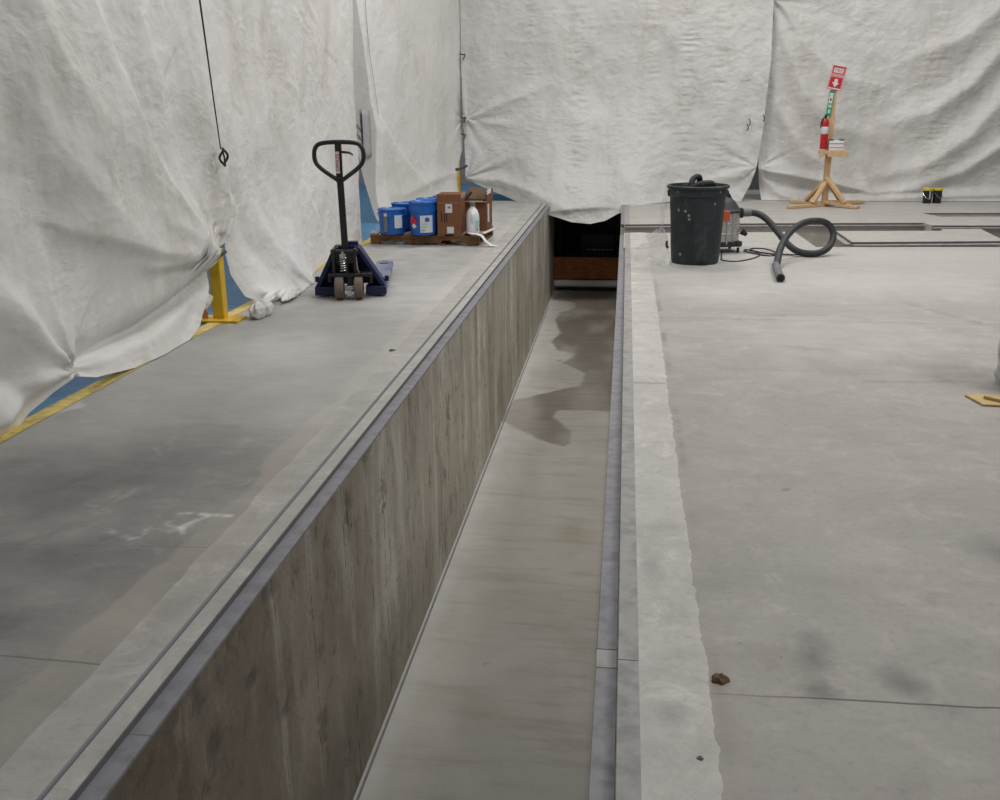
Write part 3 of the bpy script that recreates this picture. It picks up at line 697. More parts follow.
def d_fn(S, Z, zb):
    # the slack foot of the sheet bellies out over the pit
    k = np.exp(-((S+.52)/1.15)**4)
    return .70*k*np.clip(1-(Z-zb)/2.1, 0, 1)**1.5 + .10*np.exp(-((S+.5)/.8)**2)*np.exp(-((Z-zb-.35)/.3)**2)
tarpD, WD = tarp('tarpaulin', 'wide creased white tarp at the back whose hem sags into the pit', (0, 16.3), (1, 0),
    [(459, -60), (460, 0), (461, 60), (463, 120), (466, 176), ('m', -2.55, .1)], [(775, -60), (774, 0), (771, 60), (763, 130), (757, 165), (750, 185), (741, 200)],
    [(464, 178), (470, 181), (490, 190), (515, 199), (535, 206), (548, 209.5), (560, 212.5), (575, 217), (592, 218.5), (606, 215.5), (618, 209), (627, 206), (640, 201), (665, 200), (690, 199), (735, 201), (757, 201)], 4.6, M['tarp_back'], .0175,
    folds=[([(466, 119), (490, 108), (525, 95), (560, 80)], [.03, .05, .04, .0], .10, .07), ([(466, 120), (495, 124), (530, 126)], [.02, .035, .0], .07, .07),
           ([(467, 176), (495, 160), (530, 146)], [.03, .05, .0], .12, .10), ([(467, 177), (500, 180), (535, 190), (570, 205)], [.03, .06, .06, .03], .08, .10),
           ([(540, 0), (555, 60), (575, 120), (600, 170)], [.02, .035, .04, .02], .2, .3), ([(690, 0), (682, 60), (675, 110), (690, 150)], [.02, .03, .03, .01], .2, .25),
           ([(757, 168), (735, 176), (700, 183)], [.03, .05, .01], .10, .10), ([(758, 20), (745, 70), (720, 120), (680, 150)], [.02, .04, .03, .0], .15, .2),
           ([(545, 208), (570, 205), (592, 203), (620, 203)], [.02, .05, .05, .02], .10, .05)],
    gathers=[((466, 118), .025, 8, .45, 6), ((466, 177), .03, 8, .5, 7), ((757, 167), .022, 9, .4, 9)],
    ladder=[(-.75, .13, .015), (.9, .16, .014), (-1.5, .10, .010), (1.4, .12, .011), (-.2, .1, .008), (.35, .12, .008)], extra={'fn': d_fn, 'raw_bottom': 1}, seed=91, crinkle=1.25, big=.03,
    foot=[(-2.6, .0), (.2, .05), (.8, .12), (2.0, .05)], drape=.35)
tarpE, WE = tarp('tarpaulin', 'white tarp behind the extinguisher stand, hung in long slack swags', (0, 16.55), (1, 0),
    [(766, -60), (766, 0), (764, 60), (760, 130), (757.5, 167), (759, 185), (761, 201)], [('m', 7.6, -.5), ('m', 7.6, 5)],
    [(750, 201), (762, 200), (790, 202), (1000, 200.5), ('m', 7.6, .006)], 4.6, M['tarp_back'], .02,
    folds=[([(774, 5), (785, 50), (805, 95), (835, 128), (880, 140)], [0.078, 0.124, 0.124, 0.093, 0.031], .18, .25), ([(778, 0), (800, 40), (835, 75), (880, 90)], [0.046, 0.078, 0.078, 0.031], .15, .2),
           ([(770, 60), (778, 110), (800, 150), (840, 175)], [0.046, 0.093, 0.093, 0.046], .14, .2),
           ([(1010, 40), (970, 85), (930, 112), (880, 125)], [0.109, 0.124, 0.093, 0.031], .2, .16), ([(1010, 90), (970, 135), (925, 165), (870, 180)], [0.109, 0.139, 0.124, 0.046], .22, .16),
           ([(1010, 0), (960, 40), (900, 62)], [0.078, 0.093, 0.031], .2, .15), ([(1010, 140), (960, 172), (900, 190)], [0.093, 0.109, 0.046], .14, .12),
           ([(757, 168), (790, 175), (830, 183), (870, 192), (930, 188)], [0.093, 0.124, 0.124, 0.093, 0.046], .10, .05),
           ([(759, 172), (775, 190), (800, 200)], [0.046, 0.078, 0.031], .08, .08), ([(780, 195), (850, 198), (1000, 194)], [0.046, 0.062, 0.078], .06, .05)],
    gathers=[((757, 167), .025, 9, .4, 10), ((772, 0), .03, 9, .7, 12)], ladder=[(2.6, .2, .006), (4.6, .2, .008), (6.0, .2, .008)], seed=131, crinkle=1.0, big=.03,
    foot=[(1.9, .05), (3, .18), (5, .12), (7.6, .15)], drape=.22)
# ties on the corner seam
for (px, py) in ((463.5, 55), (464, 118), (464, 135)):
    p = WPt(px, py, (0, 16.3), (1, 0), .04)
    MB().tube([(p[0]-.05, p[1], p[2]+.02), (p[0], p[1]-.02, p[2]), (p[0]+.04, p[1], p[2]+.015), (p[0], p[1]-.01, p[2]-.07)], .009, 6, smooth=1).build('tie', M['black'], tarpD)
for (px, py) in ((749, 122), (747, 127), (763, 118)):
    p = WPt(px, py, (0, 16.3), (1, 0), .06)
    MB().tube([(p[0]-.01, p[1], p[2]+.05), (p[0]+.015, p[1]-.02, p[2]), (p[0], p[1], p[2]-.05)], .008, 6, smooth=1).build('tie', M['black'], tarpD)
# strap across the corner gap and the cord on the front seam
o = MB().tube([(-2.70, 16.0, .50), (-2.62, 16.1, .51), (-2.52, 16.2, .55)], .022, 8).build('strap', M['steel_dark'])
tag(o, 'dark strap lashing the back tarp to the far yellow post', 'strap')
pts = [(-2.845, on_wall(x, y, (-2.85, 0), (0, 1))[0], on_wall(x, y, (-2.85, 0), (0, 1))[1]) for x, y in ((196, -40), (199, 0), (206, 50), (213, 100), (220, 149))]
t = thing('tie_cord', 'black cord with a loop hanging down the seam between the two left tarps', 'cord', (0, 0, 0))
MB().tube(pts, .0065, 7, rfun=lambda f: 1.2-.55*f).build('line', M['black'], t)
c_ = on_wall(222, 157, (-2.85, 0), (0, 1))
lp = [(-2.835+.012*math.sin(3*a), c_[0]-.005+.045*math.cos(a)+.02*math.sin(a), c_[1]+.055*math.sin(a)-.045*math.cos(a)*.5) for a in np.linspace(0, 2*PI, 18)[:-1]]
MB().tube(lp, .009, 7, closed=True).tube([(-2.83, c_[0]-.035, c_[1]+.06), (-2.825, c_[0]-.02, c_[1]+.0), (-2.83, c_[0]+.0, c_[1]-.055)], .007, 6).build('loop', M['black'], t)

# ------------------------------------------------------------------ yellow posts
t = thing('bollard', 'yellow guard post with base plate at the gap between the left tarps', 'post', (-2.90, 6.86, 0))
MB().box((0, 0, .26), (.085, .085, .52)).build('post', M['yellow_post'], t, bevel=.006)
MB().box((.015, -.01, .009), (.30, .20, .018)).build('base_plate', M['yellow_post'], t, bevel=.003)
tag(MB().cyl((-.105, -.03, .018), (-.105, -.03, .06), .022, n=6).cyl((-.105, -.03, .06), (-.105, -.03, .085), .014).build('bolt', M['rust'], t), 'rusty orange bolt')
MB().tube([(-.052, -.052, .415), (.052, -.055, .475), (.055, .055, .49), (-.052, .052, .43)], .012, 8, closed=True).build('tie_wrap', M['black'], t)
t = thing('bollard', 'yellow post in the far corner behind the cardboard boxes', 'post', (-2.715, 16.52, 0))
MB().box((0, 0, .38), (.07, .07, .76)).build('post', M['yellow_post'], t, bevel=.005)
MB().box((0, 0, .009), (.26, .2, .018)).build('base_plate', M['yellow_post'], t, bevel=.003)

# ------------------------------------------------------------------ pallet jack
t = thing('pallet_jack', 'dark blue pallet jack with black loop handle parked against the left tarp', 'pallet jack', (-2.18, 7.82, 0), math.radians(10.5))
hx = -.045
loop = [(hx-.13, 1.222), (hx+.13, 1.222), (hx+.185, 1.185), (hx+.195, 1.10), (hx+.165, 1.035), (hx+.03, .94), (hx, .92), (hx-.03, .94), (hx-.165, 1.035), (hx-.195, 1.10), (hx-.185, 1.185)]
MB().tube([(x, 0, z) for x, z in loop], .0175, 12, closed=True, smooth=2).build('handle', M['black'], t)
hd = MB().box((hx-.003, 0, 1.065), (.052, .03, .31)).build('handle_plate', M['black'], t, bevel=.005)
tag(MB().box((hx-.012, -.0165, 1.068), (.030, .002, .165)).build('sticker', M['paper'], hd), 'white sticker with red and black lettering')
MB().tube([(hx+.01, -.01, 1.148), (hx+.07, -.015, 1.143), (hx+.095, -.02, 1.138), (hx+.11, -.02, 1.122)], .009, 8, smooth=1, rfun=lambda f: 1.2-.5*f).build('release_lever', M['black'], t)
MB().bar((hx, 0, .95), (-.035, .02, .37), .052, .036, up=(0, 1, 0)).build('tow_bar', M['black'], t, bevel=.006)
pump = MB(); pump.box((.0, .02, .33), (.15, .11, .10)); pump.box((-.085, .0, .29), (.022, .14, .22)); pump.box((.085, .0, .29), (.022, .14, .22)); pump.cyl((0, .02, .15), (0, .02, .33), .055); pump.box((.0, .05, .24), (.16, .05, .2))
pump.cyl((-.11, -.01, .37), (.11, -.01, .37), .022)
pump = pump.build('hydraulic_pump', M['black'], t, bevel=.004); pump.location.x = -.04
sp_ = [(-.012+.026*math.cos(a), -.05+.026*math.sin(a), .215+.115*a/(2*PI*6)) for a in np.linspace(0, 2*PI*6, 90)]
MB().tube(sp_, .0065, 6).build('spring', M['chrome'], pump)
MB().cyl((-.012, -.05, .33), (-.012, -.05, .36), .03).cyl((-.012, -.05, .36), (-.012, -.05, .378), .012).build('piston_cap', M['chrome'], pump)
MB().tube([(.075, -.05, .36), (.082, -.055, .33), (.088, -.05, .24), (.10, -.05, .21)], .008, 7, smooth=1).build('linkage_rod', M['chrome'], t).location.x = -.03
yk = MB().box((.0, -.05, .195), (.34, .10, .028)); yk.box((-.16, -.04, .17), (.02, .08, .07)); yk.box((.165, -.04, .165), (.02, .08, .08)); yk.box((.0, -.05, .13), (.05, .06, .14))
yk.build('steering_yoke', M['black'], t, bevel=.004)
for x in (-.085, .068):
    w = MB().lathe([(.04, -.034), (.082, -.034), (.09, -.024), (.09, .024), (.082, .034), (.04, .034)]).build('steer_wheel', M['wheel'], t)
    w.rotation_euler = (0, PI/2, 0); w.location = (x, -.09, .092)
    h = MB().cyl((0, 0, -.037), (0, 0, .037), .05).cyl((0, 0, -.041), (0, 0, .041), .02).build('hub', M['steel_dark'], w)
MB().cyl((-.04, -.09, .092), (.025, -.09, .092), .022).box((-.005, -.10, .055), (.035, .04, .05)).build('axle', M['chrome'], t)
fr = MB()
for s in (-1, 1):
    x0 = -.006
    # slanted side plates of the A-frame with a raised front flange
    xt = x0-.022
    pts3 = [Vector((xt+s*.065, .06, .40)), Vector((xt+s*.105, .06, .40)), Vector((x0+s*.285, .06, .085)), Vector((x0+s*.245, .06, .085))]
    fr.prism([(p.x, p.z) for p in pts3], .02, .20, 'y')
    fr.prism([(xt+s*.05, .395), (xt+s*.085, .395), (x0+s*.25, .085), (x0+s*.06, .085)], .17, .19, 'y')
    fr.box((x0+s*.205, .06, .052), (.165, .12, .068))
    fr.box((x0+s*.285, .19, .12), (.035, .03, .045))
fr.box((-.028, .14, .395), (.19, .10, .022)); fr.box((.01, .15, .415), (.10, .07, .04)); fr.box((0, .185, .24), (.16, .02, .32))
fr.build('frame', M['jack_blue'], t, bevel=.004)
for s in (-1, 1):
    fx = s*.205; L = 1.42
    outl = [(fx-.08, .10), (fx+.08, .10), (fx+.08, L-.10), (fx+.068, L-.045), (fx+.04, L-.01), (fx, L), (fx-.04, L-.01), (fx-.068, L-.045), (fx-.08, L-.10)]
    f = MB().prism(outl, .045, .086, 'z')
    f = f.build('fork', M['fork_blue'], t, bevel=.006)
    MB().box((fx, L-.20, .0868), (.085, .05, .002)).build('wheel_slot', M['ink'], f)
    MB().box((fx+s*.0, L-.06, .0868), (.05, .018, .002)).build('tip_hole', M['ink'], f)
    w = MB().cyl((fx-.045, L-.22, .038), (fx+.045, L-.22, .038), .037).build('load_wheel', M['wheel'], f)
cu = bpy.data.curves.new('txt', 'FONT'); cu.body = 'x'
def lettering(name, body, size, mat, parent, loc, rot=(PI/2, 0, 0), ext=.0006, sx=1.0):
    cu = bpy.data.curves.new(name, 'FONT'); cu.body = body; cu.size = size; cu.extrude = ext; cu.align_x = 'CENTER'; cu.align_y = 'CENTER'
    tmp = bpy.data.objects.new('tmp', cu); C.objects.link(tmp)
    bpy.context.view_layer.update()
    me = bpy.data.meshes.new_from_object(tmp.evaluated_get(bpy.context.evaluated_depsgraph_get()))
    bpy.data.objects.remove(tmp); me.materials.clear(); me.materials.append(mat); me.name = name
    o = bpy.data.objects.new(name, me); C.objects.link(o); o.parent = parent; o.location = loc; o.rotation_euler = rot; o.scale = (sx, 1, 1)
    return o
lettering('lettering', 'OPASS', .040, M['sign_red'], t, (hx-.012, -.0185, 1.068), (PI/2, -PI/2, 0), sx=1.15)

# ------------------------------------------------------------------ loaded pallet
PR = math.radians(-3.2)
t = thing('pallet', 'stained wooden pallet by the pit edge carrying pails and cartons', 'pallet', (-2.815, 10.985, 0), PR)
PW, PD = 1.24, .86
for y in (.02, PD/2, PD-.02):
    st = [(0, .02), (.16, .02), (.19, .052), (.40, .052), (.43, .02), (.80, .02), (.83, .052), (1.04, .052), (1.07, .02), (PW, .02), (PW, .105), (0, .105)]
    MB().prism(st, y-.02, y+.02, 'y').build('stringer', M['pallet'], t, bevel=.002)
for i in range(7):
    x = .045+i*(PW-.09)/6
    b = MB().box((x, PD/2, .1135), (.088+.01*(i % 2), PD, .017)).build('deck_board', M['pallet_top'], t, bevel=.002)
for i in range(4):
    x = .05+i*(PW-.10)/3
    MB().box((x, PD/2, .010), (.09, PD, .018)).build('bottom_board', M['pallet'], t, bevel=.002)
ZT = .1225
def pail(name, label, x, y, r, h, rz=0):
    t = thing(name, label, 'pail', (x, y, ZT), rz, 'blue pails on the pallet')
    rb = r*.93
    prof = [(rb*.97, 0), (rb, .008), (rb+(r-rb)*.2, h*.2), (r*.985, h*.70), (r*1.005, h*.715), (r*1.005, h*.735), (r*.99, h*.75), (r*.995, h*.86), (r*1.01, h*.865), (r*1.01, h*.885), (r*.995, h*.89), (r, h*.95)]
    MB().lathe(prof, n=48).build('body', M['pail'], t)
    MB().lathe([(r*.9, h*.94), (r*1.045, h*.94), (r*1.055, h*.955), (r*1.05, h*.99), (r*1.01, h), (r*.97, h*.985), (r*.93, h*.965)], n=48).build('lid', M['pail_rim'], t)
    MB().tube([(r*1.03*math.cos(a), r*1.03*math.sin(a)+.004, h*.80-.25*r*math.sin(a)) for a in np.linspace(0, PI, 24)], .003, 6).build('bail_handle', M['steel_dark'], t)
    for s in (-1, 1): MB().cyl((s*r*.97, 0, h*.80), (s*r*1.06, 0, h*.80), .016, n=12).build('ear', M['pail'], t)
    return t
def wrap_label(parent, name, r, a0, a1, z0, z1, mat, off=.003, shape=None):
    n = 20; aa = np.linspace(a0, a1, n)
    if shape is None:
        V = np.stack([np.stack([r*np.cos(aa)*1.0, r*np.sin(aa), np.full(n, z)], -1) for z in (z0, z1)], 1)
        V[..., :2] *= (1+off/r)
    else:
        zc, hz, ac, ha = (z0+z1)/2, (z1-z0)/2, (a0+a1)/2, (a1-a0)/2
        k = 1-np.abs(aa-ac)/ha if shape == 'diamond' else np.sqrt(np.clip(1-((aa-ac)/ha)**2, 0, 1))
        V = np.stack([np.stack([(r+off)*np.cos(aa), (r+off)*np.sin(aa), zc+s*hz*k], -1) for s in (-1, 1)], 1)
    return grid_mesh(name, V, mat, parent=parent, flip=False)
a = pail('paint_pail', 'shorter blue pail with a small white label on the front left of the pallet', -2.56, 11.0, .150, .275)
wrap_label(a, 'label', .150, math.radians(-68), math.radians(-33), .07, .21, M['paper'])
wrap_label(a, 'grey_stripe', .150, math.radians(-115), math.radians(-98), .03, .24, M['grey_plastic'])
wrap_label(a, 'mark', .150, math.radians(-113), math.radians(-100), .20, .23, M['paper'], .004)
b = pail('paint_pail', 'tall blue pail with a red hazard diamond and a big white label', -2.202, 10.96, .150, .36, 0)
wrap_label(b, 'label', .150, math.radians(-92), math.radians(-38), .03, .215, M['paper'])
wrap_label(b, 'hazard_diamond', .150, math.radians(-150), math.radians(-104), .075, .225, M['sign_red'], .003, 'diamond')
wrap_label(b, 'diamond_tip', .150, math.radians(-134), math.radians(-106), .07, .13, M['paper'], .005, 'diamond')
wrap_label(b, 'emblem', .150, math.radians(-73), math.radians(-52), .145, .195, M['pail_rim'], .005, 'round')
for k, (z, w) in enumerate(((.12, 1), (.10, .8), (.08, .9), (.05, .6))):
    wrap_label(b, 'text_line', .150, math.radians(-88), math.radians(-88+44*w*.6), z, z+.006, M['teal'] if k < 3 else M['tin_ink'], .005)
pail('paint_pail', 'blue pail half hidden behind the short pail at the left of the pallet', -2.50, 11.38, .145, .30)
pail('paint_pail', 'blue pail behind the tall pail with the hazard diamond', -2.19, 11.30, .148, .36)
pail('paint_pail', 'rearmost blue pail, beside the taller carton', -2.06, 11.64, .148, .36)
cl = MB().box((-2.76, 11.03, ZT+.006), (.10, .10, .012)).build('wadded_paper', M['paper']); tag(cl, 'white paper scrap on the pallet corner left of the pails', 'paper')

def carton_tag(parent, name, x, z, w, h, mat, y, d=.0015):
    return MB().box((x, y-d/2, z), (w, d, h)).build(name, mat, parent)
t = thing('carton', 'taller brown carton with two white stickers standing beside the tall pail', 'box', (-1.905, 11.07, ZT), math.radians(1))
w, d, h = .265, .33, .435
MB().box((0, 0, h/2), (w, d, h)).build('body', M['card'], t, bevel=.003)
MB().box((0, -d/2-.002, h-.045), (w, .004, .09)).build('front_flap', M['card'], t, bevel=.001)
MB().box((0, -d/2-.0045, h-.0915), (w, .002, .004)).build('fold_line', M['card_in'], t)
MB().box((w/2+.002, 0, h-.02), (.004, d, .05)).build('side_flap', M['card_in'], t)
carton_tag(t, 'sticker', -.002, .285, .075, .095, M['paper'], -d/2); carton_tag(t, 'sticker', .012, .05, .075, .07, M['paper'], -d/2)
for k, (x, z) in enumerate(((-.085, .20), (-.052, .18), (-.028, .18))):
    carton_tag(t, 'print', x, z, .010, .09+.02*(k == 0), M['ink'], -d/2)
carton_tag(t, 'print', .0, .295, .03, .02, M['grey_plastic'], -d/2-.002)
t = thing('carton', 'open brown carton with raised flaps behind the white jug', 'box', (-1.675, 11.462, ZT), math.radians(-2))
w, d, h = .285, .36, .32
bx = MB()
for (cx, cy, sx, sy) in ((0, -d/2, w, .006), (0, d/2, w, .006), (-w/2, 0, .006, d), (w/2, 0, .006, d)):
    bx.box((cx, cy, h/2), (sx, sy, h))
bx.box((0, 0, .003), (w, d, .006)); bx.build('body', M['card'], t, bevel=.001)
MB().box((-.03, -.05, h-.03), (.19, .22, .05)).build('contents', M['grey_plastic'], t, bevel=.01)
MB().bar((w/2, -d/2, h+.055), (w/2+.012, d/2, h+.07), .005, .13).build('right_flap', M['card'], t)
MB().prism([(-d/2, 0), (d/2, 0), (d/2-.01, .10), (-d/2+.06, .15)], -.003, .003, 'x').build('left_flap', M['card'], t).matrix_local = Matrix.Translation((-w/2+.01, -.06, h)) @ Matrix.Rotation(math.radians(38), 4, 'Y')
MB().bar((-w/2, -d/2-.02, h+.004), (w/2, -d/2-.02, h+.004), .05, .004).build('front_flap', M['card_in'], t)
MB().bar((-w/2+.02, d/2, h+.075), (w/2-.08, d/2+.02, h+.05), .004, .13).build('back_flap', M['card_in'], t)
tag(MB().box((w/2+.004, -.08, .19), (.002, .10, .20)).build('side_label', M['paper'], t), 'pale printed label')
tag(MB().bar((w/2+.003, -d/2+.01, h+.10), (w/2+.012, d/2-.14, h+.11), .008, .045).build('torn_tape', M['white_plastic'], t), 'torn white tape on the flap')
t = thing('jug', 'white plastic jug with a grey cap in front of the open carton', 'jug', (-1.66, 11.02, ZT), .2)
MB().lathe([(.062, 0), (.072, .012), (.074, .17), (.070, .215), (.050, .262), (.030, .282), (.026, .30), (.026, .305)], n=32).build('body', M['white_plastic'], t)
MB().lathe([(.030, .30), (.031, .302), (.031, .342), (.026, .347)], n=24).build('cap', M['grey_plastic'], t)
MB().tube([(.0, -.055, .225), (-.005, -.085, .22), (-.006, -.088, .17), (0, -.068, .13)], .013, 8, smooth=2).build('handle', M['white_plastic'], t)
wrap_label(t, 'label', .074, math.radians(-70), math.radians(-30), .07, .15, M['mint'])
wrap_label(t, 'mark', .074, math.radians(-58), math.radians(-47), .04, .06, M['ink'])
# paper strip slipping off the pallet
st_ = [(-1.70, 10.90, .150), (-1.66, 10.89, .137), (-1.60, 10.87, .137), (-1.545, 10.86, .120), (-1.50, 10.855, .060), (-1.44, 10.85, .018), (-1.36, 10.85, .006)]
V = np.array([[(x, y-.035, z), (x+.015, y+.04, z+.004)] for x, y, z in st_]); o = grid_mesh('paper_strip', V, M['white_plastic'])
sd = o.modifiers.new('solid', 'SOLIDIFY'); sd.thickness = .0015
tag(o, 'white paper strip draped from the pallet corner to the floor beneath the jug', 'strip')
o = MB().prism([(-1.555, 11.00), (-1.525, 10.955), (-1.455, 11.42), (-1.485, 11.5)], ZT+.001, ZT+.012, 'z').build('packing_board', M['white_plastic']); tag(o, 'white packing strip along the right edge of the pallet', 'strip')

# ------------------------------------------------------------------ trash bin
t = thing('trash_bin', 'big dusty dark green plastic bin at the right pit edge', 'bin', (.695, 9.93, 0))
prof = [(.20, 0), (.222, .0), (.228, .02), (.232, .05), (.236, .08), (.262, .52), (.266, .525), (.272, .64), (.275, .66), (.29, .67), (.292, .70), (.285, .735), (.285, .74), (.304, .742), (.308, .748), (.308, .765), (.300, .772), (.285, .772), (.278, .755), (.268, .60), (.235, .10), (.20, .03), (.05, .028)]
prof = [(r*(1-.035*z/.77), z*.962) for r, z in prof]
MB().lathe(prof, n=64).build('body', M['bin'], t)
for s in (-1, 1):
    MB().box((s*.270, 0, .665), (.035, .14, .06)).build('grip', M['bin'], t, bevel=.012)
MB().box((.055, -.228, .020), (.075, .012, .030)).build('foot_notch', M['ink'], t, bevel=.004)
MB().box((-.06, -.2525, .27), (.008, .006, .38)).build('mould_seam', M['bin'], t)
t = thing('coiled_hose', 'black hose coil sticking out of the top of the dark bin', 'hose', (.695, 9.93, .675))
MB().tube([(-.16, .05, -.06), (-.14, .02, .035), (-.08, -.04, .055), (-.075, -.06, .06), (-.06, -.02, .115), (-.02, .02, .145), (.02, .05, .13), (.01, .09, .06), (-.03, .1, -.05)], .028, 10, smooth=2).build('coil', M['black_rubber'], t)
MB().tube([(-.10, -.07, .02), (0, -.10, .075), (.07, -.08, .085), (.13, -.02, .08), (.15, .06, .03), (.14, .10, -.06)], .032, 10, smooth=2).build('coil', M['black_rubber'], t)
# torn clear film hanging off the rim
def ribbon(name, pts, mat, parent=None, seed=1, crump=.0, nseg=8):
    P = np.array(pts, float); Lr, Rr = P[:, :3], P[:, 3:]
    tt = np.linspace(0, len(P)-1, 60); I = np.clip(tt.astype(int), 0, len(P)-2); f = (tt-I)[:, None]
    f = f*f*(3-2*f)
    A_ = Lr[I]*(1-f)+Lr[I+1]*f; B_ = Rr[I]*(1-f)+Rr[I+1]*f
    u = np.linspace(0, 1, nseg)[None, :, None]
    V = A_[:, None]*(1-u)+B_[:, None]*u
    n = fbm(np.repeat(tt[:, None], nseg, 1)*2.0, np.repeat(np.linspace(0, 3, nseg)[None], 60, 0)*1.5, seed, 3)
    V[..., 1] += crump*n; V[..., 2] += crump*.4*n
    V[..., 2] = np.maximum(V[..., 2], .004)
    return grid_mesh(name, V, mat, parent=parent)
t = thing('plastic_film', 'torn clear plastic film trailing from the bin rim over the trench edge', 'film', (0, 0, 0))
ribbon('strand', [(.385, 9.90, .765, .425, 9.90, .77), (.365, 9.88, .64, .42, 9.88, .64), (.345, 9.88, .52, .41, 9.86, .50), (.345, 9.9, .42, .38, 9.88, .41), (.35, 9.9, .34, .39, 9.9, .33)], M['film'], t, 3, .03)
ribbon('sheet', [(.35, 9.9, .34, .385, 9.9, .33), (.20, 10.0, .22, .42, 9.9, .26), (.12, 10.1, .10, .43, 9.95, .14), (.11, 10.05, .02, .46, 9.85, .03), (.15, 9.8, .006, .43, 9.6, .006)], M['film'], t, 5, .06, 12)
ribbon('strand', [(.37, 9.9, .33, .40, 9.9, .32), (.40, 9.87, .24, .43, 9.86, .22), (.42, 9.8, .10, .45, 9.8, .10), (.40, 9.68, .01, .44, 9.66, .01)], M['film'], t, 9, .03)
MB().tube([(.415, 9.83, .21), (.41, 9.80, .18), (.425, 9.80, .15)], .012, 7, smooth=1).build('knot', M['black'], t)

# ------------------------------------------------------------------ shop vacuum
t = thing('shop_vacuum', 'stainless shop vacuum with orange latch standing behind the dark bin', 'vacuum', (1.00, 10.72, 0))
R_ = .19
MB().lathe([(R_*.9, .10), (R_, .105), (R_, .18), (R_*1.02, .185), (R_*1.02, .20), (R_, .205), (R_, .285), (R_*1.02, .29), (R_*1.02, .305), (R_, .31), (R_, .415)], n=48).build('tank', M['inox'], t)
tag(MB().lathe([(R_*1.03, .405), (R_*1.05, .41), (R_*1.05, .428), (R_*1.0, .434), (R_*.92, .455), (R_*.74, .51), (R_*.45, .555), (R_*.2, .565), (.01, .565)], n=40).build('motor_head', M['hose'], t), 'charcoal motor head')
MB().tube([(-.09, -.02, .53), (-.07, -.02, .61), (.05, -.02, .61), (.09, -.02, .53)], .016, 8, smooth=2).build('carry_handle', M['black'], t)
tag(MB().box((.035, -.192, .385), (.065, .035, .10), Matrix.Rotation(.18, 3, 'Z')).build('latch', M['orange'], t, bevel=.006), 'orange clamp latch')
MB().box((-.10, -.165, .375), (.055, .035, .095), Matrix.Rotation(-.5, 3, 'Z')).build('latch', M['orange'], t, bevel=.006)
MB().lathe([(R_*.6, .06), (R_*1.08, .065), (R_*1.10, .08), (R_*1.05, .115), (R_*.95, .12)], n=40).build('base', M['black_rubber'], t)
for k in range(4):
    a = -.6+k*PI/2; x, y = .215*math.cos(a), .215*math.sin(a)
    cb = MB().lathe([(.0, .12), (.035, .118), (.042, .09), (.034, .065)], (x, y, 0), 16).build('caster', M['black_rubber'], t)
    MB().cyl((x-.012, y, .028), (x+.012, y, .028), .027, n=18).build('wheel', M['black'], cb)
MB().box((.205, .02, .395), (.035, .09, .10)).build('hose_port', M['black_rubber'], t, bevel=.008)
MB().cyl((.215, -.03, .21), (.265, -.05, .175), .035, .018).build('drain_spout', M['black_rubber'], t)
MB().box((.05, -.193, .25), (.012, .01, .32), Matrix.Rotation(.26, 3, 'Z')).build('tank_seam', M['inox'], t)
MB().box((.11, -.160, .25), (.012, .01, .32), Matrix.Rotation(.6, 3, 'Z')).build('tank_seam', M['inox'], t)
V0 = Vector((1.00, 10.72, 0))
hp = [(1.215, 10.74, .395), (1.30, 10.76, .397), (1.385, 10.76, .385), (1.464, 10.7, .337), (1.559, 10.6, .227), (1.644, 10.45, .115), (1.74, 10.38, .045), (1.84, 10.33, .033), (1.96, 10.36, .037), (2.075, 10.47, .085), (2.130, 10.58, .20), (2.065, 10.6, .312), (1.91, 10.5, .352), (1.735, 10.35, .33), (1.585, 10.12, .245), (1.485, 9.85, .14), (1.45, 9.68, .075), (1.43, 9.58, .045), (1.41, 9.50, .036)]
hp = [Vector(p)-V0 for p in hp]
hose = MB().tube(hp, .034, 14, smooth=3).build('hose', M['hose'], t)
MB().cyl(Vector((1.22, 10.745, .396))-V0, Vector((1.30, 10.76, .397))-V0, .042, n=20).build('cuff', M['grey_plastic'], hose)
nz = MB().tube([Vector(p)-V0 for p in ((1.412, 9.53, .04), (1.395, 9.33, .038), (1.365, 8.95, .037), (1.355, 8.82, .037))], .036, 14, rfun=lambda f: 1.0+.12*(f > .9)).build('nozzle', M['grey_plastic'], t)
MB().cyl(Vector((1.356, 8.82, .037))-V0, Vector((1.3545, 8.808, .037))-V0, .030, n=16).build('nozzle_mouth', M['ink'], nz)
cd = [(1.0, 10.5, .03), (.98, 10.2, .012), (.95, 10.03, .006), (1.08, 9.92, .006), (1.27, 10.13, .006), (1.41, 10.45, .006), (1.35, 10.75, .006), (1.25, 10.80, .006), (1.26, 10.6, .012), (1.46, 10.3, .006), (1.59, 10.5, .006), (1.52, 10.85, .006), (1.38, 10.93, .006), (1.30, 10.75, .014), (1.42, 10.5, .012), (1.6, 10.45, .006), (1.80, 10.47, .006)]
MB().tube([Vector(p)-V0 for p in cd], .007, 6, smooth=2).build('power_cord', M['black'], t)

